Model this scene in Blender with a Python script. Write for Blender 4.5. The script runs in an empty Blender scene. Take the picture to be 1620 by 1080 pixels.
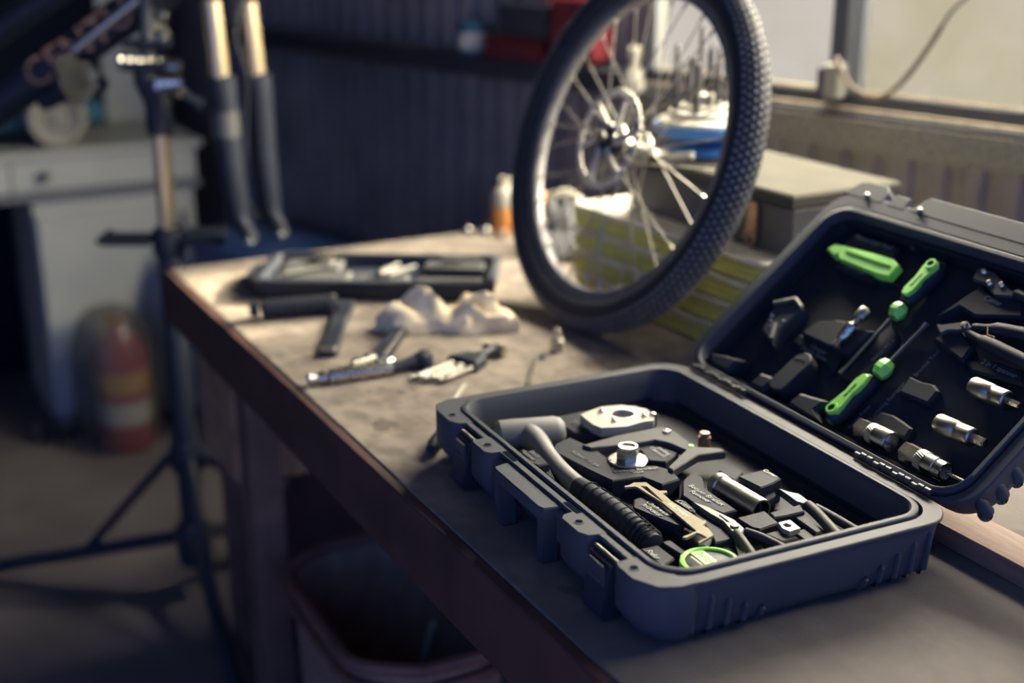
import bpy, math, random
from mathutils import Matrix, Vector
from mathutils.geometry import tessellate_polygon

random.seed(7)
SC = bpy.context.scene
COL = SC.collection
V = Vector
R = math.radians

# ------------------------------------------------------------------ camera
cam_d = bpy.data.cameras.new('camera')
cam = bpy.data.objects.new('camera', cam_d)
COL.objects.link(cam)
SC.camera = cam
cam_d.sensor_width = 36.0
cam_d.lens = 2050.0 / 1620.0 * 36.0
PITCH = math.atan(685.0 / 2050.0)
cam.location = (0, 0, 1.58)
cam.rotation_euler = (math.pi / 2 - PITCH, 0, 0)
cam_d.clip_start = 0.05
cam_d.dof.use_dof = True
cam_d.dof.focus_distance = 1.44
cam_d.dof.aperture_fstop = 1.9

# ------------------------------------------------------------------ world and daylight
WALL_X = V((-.682, .731, 0)).normalized()      # along the window wall, away from the camera
WALL_Y = V((-.731, -.682, 0)).normalized()     # out of the wall into the room
WALL_O = V((.686, 2.37, 0)) - WALL_Y * .10

world = bpy.data.worlds.new('world')
SC.world = world
world.use_nodes = True
world.node_tree.nodes['Background'].inputs[0].default_value = (.17, .33, 1.0, 1)
world.node_tree.nodes['Background'].inputs[1].default_value = 1.2

def lamp(name, kind, energy, color, loc=(0, 0, 0), direction=(0, 0, -1), **kw):
    d = bpy.data.lights.new(name, kind)
    d.energy = energy
    d.color = color
    for k, v in kw.items():
        setattr(d, k, v)
    o = bpy.data.objects.new(name, d)
    COL.objects.link(o)
    o.location = loc
    o.rotation_euler = V(direction).to_track_quat('-Z', 'Y').to_euler()
    return o

# low sun that comes through the clear left-hand pane
SUN_E = R(25)
sun_dir = V((-.882 * math.cos(SUN_E), -.472 * math.cos(SUN_E), -math.sin(SUN_E)))
lamp('sun', 'SUN', 170.0, (1.0, .86, .60), direction=sun_dir, angle=R(5))
# sky light that enters through the upper part of the windows
for wt, ww, we in ((.06, 1.2, 155.0), (-1.15, 1.0, 36.0)):
    wl = WALL_O + WALL_X * wt + WALL_Y * -.015
    lamp('window_daylight', 'AREA', we, (1.0, .90, .70), loc=(wl.x, wl.y, 1.68),
         direction=(WALL_Y.x, WALL_Y.y, -.30), shape='RECTANGLE', size=ww, size_y=.48)

SC.view_settings.view_transform = 'Standard'
SC.view_settings.look = 'None'
SC.view_settings.gamma = 1.0
SC.view_settings.use_curve_mapping = False
SC.view_settings.exposure = 0.0

# ------------------------------------------------------------------ materials
def srgb(r, g, b):
    f = lambda c: (c / 255 / 12.92) if c / 255 <= .04045 else ((c / 255 + .055) / 1.055) ** 2.4
    return (f(r), f(g), f(b))

MATS = {}
def mat(name, col, rough=.5, metal=0.0, var=0.0, scale=30, bump=0.0, bscale=None, stretch=(1, 1, 1),
        col2=None, emit=0.0, trans=0.0, alpha=1.0, spec=.5, rvar=0.0):
    m = bpy.data.materials.new(name)
    m.use_nodes = True
    nt = m.node_tree
    b = nt.nodes['Principled BSDF']
    b.inputs['Base Color'].default_value = (*col, 1)
    b.inputs['Roughness'].default_value = rough
    b.inputs['Metallic'].default_value = metal
    b.inputs['Specular IOR Level'].default_value = spec
    b.inputs['Alpha'].default_value = alpha
    b.inputs['Transmission Weight'].default_value = trans
    if emit:
        b.inputs['Emission Color'].default_value = (*col, 1)
        b.inputs['Emission Strength'].default_value = emit
    if var or bump or col2 or rvar:
        tc = nt.nodes.new('ShaderNodeTexCoord')
        mp = nt.nodes.new('ShaderNodeMapping')
        mp.inputs['Scale'].default_value = stretch
        nt.links.new(tc.outputs['Object'], mp.inputs[0])
        n = nt.nodes.new('ShaderNodeTexNoise')
        n.inputs['Scale'].default_value = scale
        n.inputs['Detail'].default_value = 5
        nt.links.new(mp.outputs[0], n.inputs['Vector'])
        if var or col2:
            r = nt.nodes.new('ShaderNodeValToRGB')
            c2 = col2 or tuple(max(0, c * (1 - var)) for c in col)
            c1 = col if col2 else tuple(min(1, c * (1 + var)) for c in col)
            r.color_ramp.elements[0].position = .36
            r.color_ramp.elements[1].position = .66
            r.color_ramp.elements[0].color = (*c2, 1)
            r.color_ramp.elements[1].color = (*c1, 1)
            nt.links.new(n.outputs['Fac'], r.inputs[0])
            nt.links.new(r.outputs[0], b.inputs['Base Color'])
        if rvar:
            mr = nt.nodes.new('ShaderNodeMapRange')
            mr.inputs[3].default_value = max(.03, rough - rvar)
            mr.inputs[4].default_value = min(1, rough + rvar)
            nt.links.new(n.outputs['Fac'], mr.inputs[0])
            nt.links.new(mr.outputs[0], b.inputs['Roughness'])
        if bump:
            n2 = nt.nodes.new('ShaderNodeTexNoise')
            n2.inputs['Scale'].default_value = bscale or scale * 4
            n2.inputs['Detail'].default_value = 3
            nt.links.new(mp.outputs[0], n2.inputs['Vector'])
            bp = nt.nodes.new('ShaderNodeBump')
            bp.inputs['Strength'].default_value = bump
            bp.inputs['Distance'].default_value = .002
            nt.links.new(n2.outputs['Fac'], bp.inputs['Height'])
            nt.links.new(bp.outputs[0], b.inputs['Normal'])
    MATS[name] = m
    return m

K = mat('case_plastic', (.050, .057, .070), .58, spec=.16, bump=.12, bscale=900, scale=200)
KI = mat('insert_plastic', (.019, .023, .033), .62, spec=.15, bump=.12, bscale=1100, scale=200)
KD = mat('black_plastic', (.022, .027, .040), .5, spec=.28)
RUB = mat('black_rubber', (.020, .024, .034), .65, spec=.25, bump=.2, bscale=500, scale=100)
HAM = mat('hammer_rubber', (.14, .142, .138), .55, bump=.1, bscale=600, scale=60)
STEEL = mat('chrome_steel', (.56, .54, .48), .27, 1.0, rvar=.08, scale=60)
SATIN = mat('satin_steel', (.42, .41, .37), .38, 1.0, rvar=.1, scale=80, bump=.05)
ALU = mat('machined_aluminium', (.34, .335, .29), .6, .3, var=.06, scale=60)
DSTEEL = mat('dark_steel', (.10, .103, .10), .5, .4, rvar=.1, scale=60)
BSTEEL = mat('blackened_steel', (.050, .053, .057), .6, .1, spec=.25, bump=.06, bscale=700, scale=100)
GOLD = mat('champagne_steel', (.20, .172, .105), .6, .1, spec=.3, var=.08, scale=80)
COPPER = mat('copper_steel', (.42, .27, .20), .35, .8, var=.2, scale=80)
GREEN = mat('green_plastic', (.33, .84, .13), .42, var=.05, scale=30)
DGREEN = mat('dark_green_plastic', (.05, .14, .025), .4)
PRINT_DARK = mat('dark_print', (.02, .035, .02), .6)
PRINT_PALE = mat('pale_print', (.62, .60, .50), .6)
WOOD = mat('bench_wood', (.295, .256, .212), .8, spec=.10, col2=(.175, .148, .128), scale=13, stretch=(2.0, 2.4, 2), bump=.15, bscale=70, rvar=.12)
def scratches(m, col, scale, stretch, rot, lo):
    nt = m.node_tree
    b = nt.nodes['Principled BSDF']
    src = b.inputs['Base Color'].links[0].from_socket
    tc = nt.nodes.new('ShaderNodeTexCoord')
    mp = nt.nodes.new('ShaderNodeMapping')
    mp.inputs['Rotation'].default_value = (0, 0, rot)
    mp.inputs['Scale'].default_value = stretch
    n = nt.nodes.new('ShaderNodeTexNoise')
    n.inputs['Scale'].default_value = scale
    n.inputs['Detail'].default_value = 2
    nt.links.new(tc.outputs['Object'], mp.inputs[0])
    nt.links.new(mp.outputs[0], n.inputs['Vector'])
    mr = nt.nodes.new('ShaderNodeMapRange')
    mr.inputs[1].default_value = lo
    mr.inputs[2].default_value = lo + .04
    mr.inputs[4].default_value = .65
    nt.links.new(n.outputs['Fac'], mr.inputs[0])
    mx = nt.nodes.new('ShaderNodeMixRGB')
    mx.inputs[2].default_value = (*col, 1)
    nt.links.new(mr.outputs[0], mx.inputs[0])
    nt.links.new(src, mx.inputs[1])
    nt.links.new(mx.outputs[0], b.inputs['Base Color'])
def darker_end(m, col, x0, x1):
    # darker, greyer tone towards the near end of the bench, with a ragged border
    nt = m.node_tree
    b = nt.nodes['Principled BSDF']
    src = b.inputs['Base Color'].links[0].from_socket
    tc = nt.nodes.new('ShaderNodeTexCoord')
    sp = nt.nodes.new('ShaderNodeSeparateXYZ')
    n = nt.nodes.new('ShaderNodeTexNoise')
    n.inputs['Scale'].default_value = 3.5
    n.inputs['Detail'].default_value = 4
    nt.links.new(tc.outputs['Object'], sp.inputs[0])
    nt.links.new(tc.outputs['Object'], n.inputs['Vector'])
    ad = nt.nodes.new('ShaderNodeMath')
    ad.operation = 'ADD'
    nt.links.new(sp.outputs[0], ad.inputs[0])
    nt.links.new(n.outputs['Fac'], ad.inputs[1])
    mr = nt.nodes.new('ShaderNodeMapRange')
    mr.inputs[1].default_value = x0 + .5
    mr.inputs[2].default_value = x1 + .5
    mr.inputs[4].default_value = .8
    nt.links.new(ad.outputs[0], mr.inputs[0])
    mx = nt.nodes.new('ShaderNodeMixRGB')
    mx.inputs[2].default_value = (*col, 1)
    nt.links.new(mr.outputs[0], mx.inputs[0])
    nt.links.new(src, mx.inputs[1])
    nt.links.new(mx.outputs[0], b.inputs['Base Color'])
darker_end(WOOD, (.105, .098, .100), 1.0, 1.5)
scratches(WOOD, (.36, .30, .22), 9, (1.0, 34, 1), .25, .735)
scratches(WOOD, (.10, .08, .072), 5, (2, 3, 1), 0, .66)
APRON = mat('apron_brown', (.052, .024, .022), .6, var=.25, scale=12, bump=.1)
LEGW = mat('leg_wood', (.10, .062, .050), .65, var=.25, scale=14, bump=.1)
CRATE = mat('crate_wood', (.26, .16, .095), .65, var=.25, scale=10, stretch=(2, 9, 2), bump=.15)
CONC = mat('concrete', (.135, .118, .120), .8, col2=(.08, .073, .078), scale=3, bump=.2, bscale=60)
TIN = mat('corrugated_steel', (.22, .20, .21), .6, .05, spec=.2, var=.18, scale=4)
GALV = mat('galvanised_steel', (.24, .23, .20), .6, .2, col2=(.09, .09, .09), scale=130, bump=.1)
CEIL = mat('ceiling_paint', (.06, .063, .075), .8)
FRAME_D = mat('dark_frame', (.030, .034, .048), .5)
FRAME_L = mat('grey_frame', (.16, .17, .185), .5)
SILLP = mat('sill_paint', (.22, .175, .12), .6, var=.3, scale=40)
CABG = mat('cabinet_grey', (.42, .44, .41), .5, var=.06, scale=5)
CABD = mat('matt_black_gap', (.008, .011, .020), .9, spec=0)
DARKW = mat('dark_wall_paint', (.03, .033, .045), .8, spec=.1)
BOXTOP = mat('box_grey', (.066, .063, .053), .85, spec=.05, var=.10, scale=12)
BOXSIDE = mat('box_charcoal', (.05, .05, .055), .45, var=.1, scale=12)
OLIVE = mat('olive_plastic', (.50, .48, .12), .5, var=.12, scale=14, stretch=(1, 6, 6))
LIP = mat('silvery_lip', (.50, .48, .40), .5, .1, var=.2, scale=25)
BLUE = mat('blue_enamel', (.045, .17, .42), .35)
CREAM = mat('cream_enamel', (.36, .345, .28), .4)
TEAL = mat('teal_paint', (.015, .10, .15), .4)
RED = mat('red_plastic', (.30, .022, .026), .4, var=.1, scale=20)
YEL = mat('yellow_label', (.50, .26, .05), .5)
ORANGE = mat('orange_rubber', (.55, .22, .05), .5)
RAG = mat('rag_cloth', (.82, .70, .46), .85, var=.15, scale=40, bump=.3)
GLOVE = mat('glove_grey', (.10, .105, .115), .8, var=.2, scale=40, bump=.3)
STAN = mat('gold_anodised', (.62, .50, .30), .3, .7)
LEATHER = mat('brown_leather', (.13, .06, .048), .6, var=.2, scale=20, bump=.2)
CANVAS = mat('canvas', (.21, .135, .105), .8, var=.15, scale=30, bump=.2)
LETTER = mat('bronze_lettering', (.30, .17, .095), .5, .2)
NAVY = mat('navy_tarp', (.03, .07, .20), .6, var=.2, scale=8)
CABLE = mat('cable_sheath', (.085, .065, .05), .5, var=.3, scale=20)
DISC = mat('disc_steel', (.50, .475, .40), .5, .3, rvar=.1, scale=60)
RED_D = mat('dull_red_plastic', (.13, .014, .022), .5)
BITS = mat('drill_steel', (.055, .055, .055), .5, .3)
DISH = mat('guard_dish', (.22, .215, .185), .5)
LABELW = mat('label_white', (.55, .52, .45), .5)

def pane_mat(name, c1, c2, strength, clear):
    m = bpy.data.materials.new(name)
    m.use_nodes = True
    nt = m.node_tree
    for n in list(nt.nodes):
        nt.nodes.remove(n)
    out = nt.nodes.new('ShaderNodeOutputMaterial')
    em = nt.nodes.new('ShaderNodeEmission')
    em.inputs[1].default_value = strength
    tc = nt.nodes.new('ShaderNodeTexCoord')
    n = nt.nodes.new('ShaderNodeTexNoise')
    n.inputs['Scale'].default_value = 7
    n.inputs['Detail'].default_value = 4
    nt.links.new(tc.outputs['Object'], n.inputs['Vector'])
    r = nt.nodes.new('ShaderNodeValToRGB')
    r.color_ramp.elements[0].position = .34
    r.color_ramp.elements[1].position = .62
    r.color_ramp.elements[0].color = (*c1, 1)
    r.color_ramp.elements[1].color = (*c2, 1)
    nt.links.new(n.outputs['Fac'], r.inputs[0])
    nt.links.new(r.outputs[0], em.inputs[0])
    gl = nt.nodes.new('ShaderNodeBsdfGlossy')
    gl.inputs['Roughness'].default_value = .25
    gl.inputs['Color'].default_value = (.04, .04, .04, 1)
    add = nt.nodes.new('ShaderNodeAddShader')
    nt.links.new(em.outputs[0], add.inputs[0])
    nt.links.new(gl.outputs[0], add.inputs[1])
    if clear:
        tr = nt.nodes.new('ShaderNodeBsdfTransparent')
        mx = nt.nodes.new('ShaderNodeMixShader')
        mx.inputs[0].default_value = clear
        nt.links.new(add.outputs[0], mx.inputs[1])
        nt.links.new(tr.outputs[0], mx.inputs[2])
        nt.links.new(mx.outputs[0], out.inputs[0])
    else:
        nt.links.new(add.outputs[0], out.inputs[0])
    MATS[name] = m
    return m

PANE_F = pane_mat('frosted_pane', (.50, .45, .31), (.58, .51, .40), 1.0, 0)
PANE_C = pane_mat('dusty_pane', (.62, .54, .31), (.68, .59, .37), 1.0, .40)

# ------------------------------------------------------------------ mesh kit
class MB:
    def __init__(self):
        self.v = []
        self.f = []
    def add(self, vs, fs, T=None):
        o = len(self.v)
        for p in vs:
            p = V(p)
            self.v.append(T @ p if T else p)
        self.f += [tuple(i + o for i in f) for f in fs]
        return self
    def loops(self, loops, cap0=True, cap1=True, T=None, closed=True):
        n = len(loops[0])
        vs = [p for l in loops for p in l]
        fs = []
        for k in range(len(loops) - 1):
            for i in range(n if closed else n - 1):
                j = (i + 1) % n
                fs.append((k * n + i, k * n + j, (k + 1) * n + j, (k + 1) * n + i))
        if cap0:
            fs.append(tuple(range(n))[::-1])
        if cap1:
            b = (len(loops) - 1) * n
            fs.append(tuple(b + i for i in range(n)))
        return self.add(vs, fs, T)
    def prism(self, poly, z0, z1, ch=0.0, T=None, holes=()):
        poly = [V((p[0], p[1])) for p in poly]
        if area(poly) < 0:
            poly = poly[::-1]
        if holes:
            hs = []
            for h in holes:
                h = [V((p[0], p[1])) for p in h]
                hs.append(h[::-1] if area(h) > 0 else h)
            rings = [poly] + hs
            flat = [p for r in rings for p in r]
            tris = tessellate_polygon([[V((p.x, p.y, 0)) for p in r] for r in rings])
            n = len(flat)
            vs = [(p.x, p.y, z0) for p in flat] + [(p.x, p.y, z1) for p in flat]
            fs = []
            for t in tris:
                a, b, c = [flat[i] for i in t]
                if (b - a).cross(c - a) < 0:
                    t = (t[0], t[2], t[1])
                fs.append(tuple(i + n for i in t))
                fs.append((t[2], t[1], t[0]))
            o = 0
            for r in rings:
                m = len(r)
                for i in range(m):
                    j = (i + 1) % m
                    fs.append((o + i, o + j, o + j + n, o + i + n))
                o += m
            return self.add(vs, fs, T)
        L = [[(p.x, p.y, z0) for p in poly]]
        if ch:
            L.append([(p.x, p.y, z1 - ch) for p in poly])
            L.append([(p.x, p.y, z1) for p in inset(poly, ch)])
        else:
            L.append([(p.x, p.y, z1) for p in poly])
        return self.loops(L, T=T)
    def box(self, x0, x1, y0, y1, z0, z1, ch=0.0, T=None):
        if ch:
            c = ch
            L = [rect(x0 + c, x1 - c, y0 + c, y1 - c, z0), rect(x0, x1, y0, y1, z0 + c),
                 rect(x0, x1, y0, y1, z1 - c), rect(x0 + c, x1 - c, y0 + c, y1 - c, z1)]
        else:
            L = [rect(x0, x1, y0, y1, z0), rect(x0, x1, y0, y1, z1)]
        return self.loops(L, T=T)
    def lathe(self, prof, n=24, T=None, cap=True, wob=None):
        L = []
        for r, h in prof:
            L.append([((r * (1 + (wob(2 * math.pi * i / n) if wob else 0))) * math.cos(2 * math.pi * i / n),
                       (r * (1 + (wob(2 * math.pi * i / n) if wob else 0))) * math.sin(2 * math.pi * i / n), h) for i in range(n)])
        return self.loops(L, cap, cap, T)
    def ring(self, prof, n=48, T=None):
        k = len(prof)
        vs, fs = [], []
        for i in range(n):
            a = 2 * math.pi * i / n
            for r, h in prof:
                vs.append((r * math.cos(a), r * math.sin(a), h))
        for i in range(n):
            for j in range(k):
                a, b = i, (i + 1) % n
                c, d = j, (j + 1) % k
                fs.append((a * k + c, b * k + c, b * k + d, a * k + d))
        return self.add(vs, fs, T)
    def tube(self, path, r, n=10, T=None, flat=1.0):
        path = [V(p) for p in path]
        rs = r if isinstance(r, (list, tuple)) else [r] * len(path)
        L = []
        up = V((0, 0, 1))
        for i, p in enumerate(path):
            d = (path[min(i + 1, len(path) - 1)] - path[max(i - 1, 0)]).normalized()
            u = up if abs(d.z) < .9 else V((1, 0, 0))
            s = d.cross(u).normalized()
            w = s.cross(d).normalized()
            L.append([p + (s * math.cos(2 * math.pi * k / n) + w * math.sin(2 * math.pi * k / n) * flat) * rs[i] for k in range(n)])
        return self.loops(L, T=T)
    def rod(self, a, b, r, n=10, T=None):
        return self.tube([a, b], r, n, T)
    def mesh(self, name, off=None, smooth=.65):
        me = bpy.data.meshes.new(name)
        vs = [v - off for v in self.v] if off is not None else self.v
        me.from_pydata([tuple(v) for v in vs], [], self.f)
        me.update()
        import bmesh
        bm = bmesh.new()
        bm.from_mesh(me)
        bmesh.ops.recalc_face_normals(bm, faces=bm.faces)
        bm.to_mesh(me)
        bm.free()
        if smooth:
            me.polygons.foreach_set('use_smooth', [True] * len(me.polygons))
            me.set_sharp_from_angle(angle=smooth)
        return me

def area(p):
    return .5 * sum(p[i].x * p[(i + 1) % len(p)].y - p[(i + 1) % len(p)].x * p[i].y for i in range(len(p)))
def inset(poly, d):
    out = []
    n = len(poly)
    for i in range(n):
        a, b, c = poly[i - 1], poly[i], poly[(i + 1) % n]
        e1 = (b - a).normalized()
        e2 = (c - b).normalized()
        n1 = V((-e1.y, e1.x))
        n2 = V((-e2.y, e2.x))
        k = 1 + n1.dot(n2)
        out.append(b + (n1 + n2) * (d / max(k, .35)))
    return out
def rect(x0, x1, y0, y1, z):
    return [(x0, y0, z), (x1, y0, z), (x1, y1, z), (x0, y1, z)]
def rrect(x0, x1, y0, y1, r, z, n=6):
    P = []
    for cx, cy, a0 in ((x1 - r, y0 + r, -90), (x1 - r, y1 - r, 0), (x0 + r, y1 - r, 90), (x0 + r, y0 + r, 180)):
        for k in range(n + 1):
            a = R(a0 + 90 * k / n)
            P.append((cx + r * math.cos(a), cy + r * math.sin(a), z))
    return P
def circ(cx, cy, r, n=24, z=None):
    return [(cx + r * math.cos(2 * math.pi * i / n), cy + r * math.sin(2 * math.pi * i / n)) + (() if z is None else (z,)) for i in range(n)]
def ax(p0, p1, roll=0):
    p0, p1 = V(p0), V(p1)
    q = (p1 - p0).to_track_quat('Z', 'Y')
    return Matrix.Translation(p0) @ q.to_matrix().to_4x4() @ Matrix.Rotation(roll, 4, 'Z')
def frame(o, x, y, z):
    m = Matrix.Identity(4)
    for i, c in enumerate((x, y, z)):
        m[0][i], m[1][i], m[2][i] = c
    m[0][3], m[1][3], m[2][3] = o
    return m
def smooth_path(pts, k=6):
    pts = [V(p) for p in pts]
    out = []
    for i in range(len(pts) - 1):
        p0 = pts[max(i - 1, 0)]; p1 = pts[i]; p2 = pts[i + 1]; p3 = pts[min(i + 2, len(pts) - 1)]
        for s in range(k):
            t = s / k
            out.append(.5 * ((2 * p1) + (p2 - p0) * t + (2 * p0 - 5 * p1 + 4 * p2 - p3) * t * t + (3 * p1 - p0 - 3 * p2 + p3) * t ** 3))
    out.append(pts[-1])
    return out

OFF = {}
def tag(o, label=None, cat=None, group=None, kind=None):
    if label: o['label'] = label
    if cat: o['category'] = cat
    if group: o['group'] = group
    if kind: o['kind'] = kind
    return o
def thing(name, label, cat, F=None, c=(0, 0, 0), group=None):
    o = bpy.data.objects.new(name, None)
    o.empty_display_size = .02
    COL.objects.link(o)
    F = F or Matrix.Identity(4)
    o.matrix_basis = F @ Matrix.Translation(V(c))
    OFF[o] = V(c)
    return tag(o, label, cat, group)
def part(parent, name, m, material, label=None, kind=None, smooth=.65):
    off = OFF[parent]
    o = bpy.data.objects.new(name, m.mesh(name, off, smooth))
    o.data.materials.append(material)
    COL.objects.link(o)
    o.parent = parent
    OFF[o] = off
    if label: o['label'] = label
    if kind: o['kind'] = kind
    return o
def solo(name, label, cat, m, material, F=None, c=(0, 0, 0), group=None, kind=None, smooth=.65):
    o = bpy.data.objects.new(name, m.mesh(name, V(c), smooth))
    o.data.materials.append(material)
    COL.objects.link(o)
    o.matrix_basis = (F or Matrix.Identity(4)) @ Matrix.Translation(V(c))
    OFF[o] = V(c)
    return tag(o, label, cat, group, kind)
def struct(name, m, material, F=None, label=None, cat=None, smooth=.65):
    o = solo(name, label, cat, m, material, F, smooth=smooth)
    o['kind'] = 'structure'
    return o
def text(parent, s, size, T, material, name='lettering', ext=.0004):
    cu = bpy.data.curves.new('lettering', 'FONT')
    cu.body = s
    cu.size = size
    cu.extrude = ext
    cu.resolution_u = 2
    cu.align_x = 'CENTER'
    cu.align_y = 'CENTER'
    cu.space_line = .85
    tmp = bpy.data.objects.new('tmp', cu)
    COL.objects.link(tmp)
    dg = bpy.context.evaluated_depsgraph_get()
    dg.update()
    me = bpy.data.meshes.new_from_object(tmp.evaluated_get(dg))
    bpy.data.objects.remove(tmp)
    bpy.data.curves.remove(cu)
    me.transform(Matrix.Translation(-OFF[parent]) @ T)
    o = bpy.data.objects.new(name, me)
    me.materials.clear()
    me.materials.append(material)
    COL.objects.link(o)
    o.parent = parent
    OFF[o] = OFF[parent]
    return o
def at(x, y, z, rz=0):
    return Matrix.Translation((x, y, z)) @ Matrix.Rotation(R(rz), 4, 'Z')
def centroid(p):
    return (sum(a[0] for a in p) / len(p), sum(a[1] for a in p) / len(p))

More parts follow.
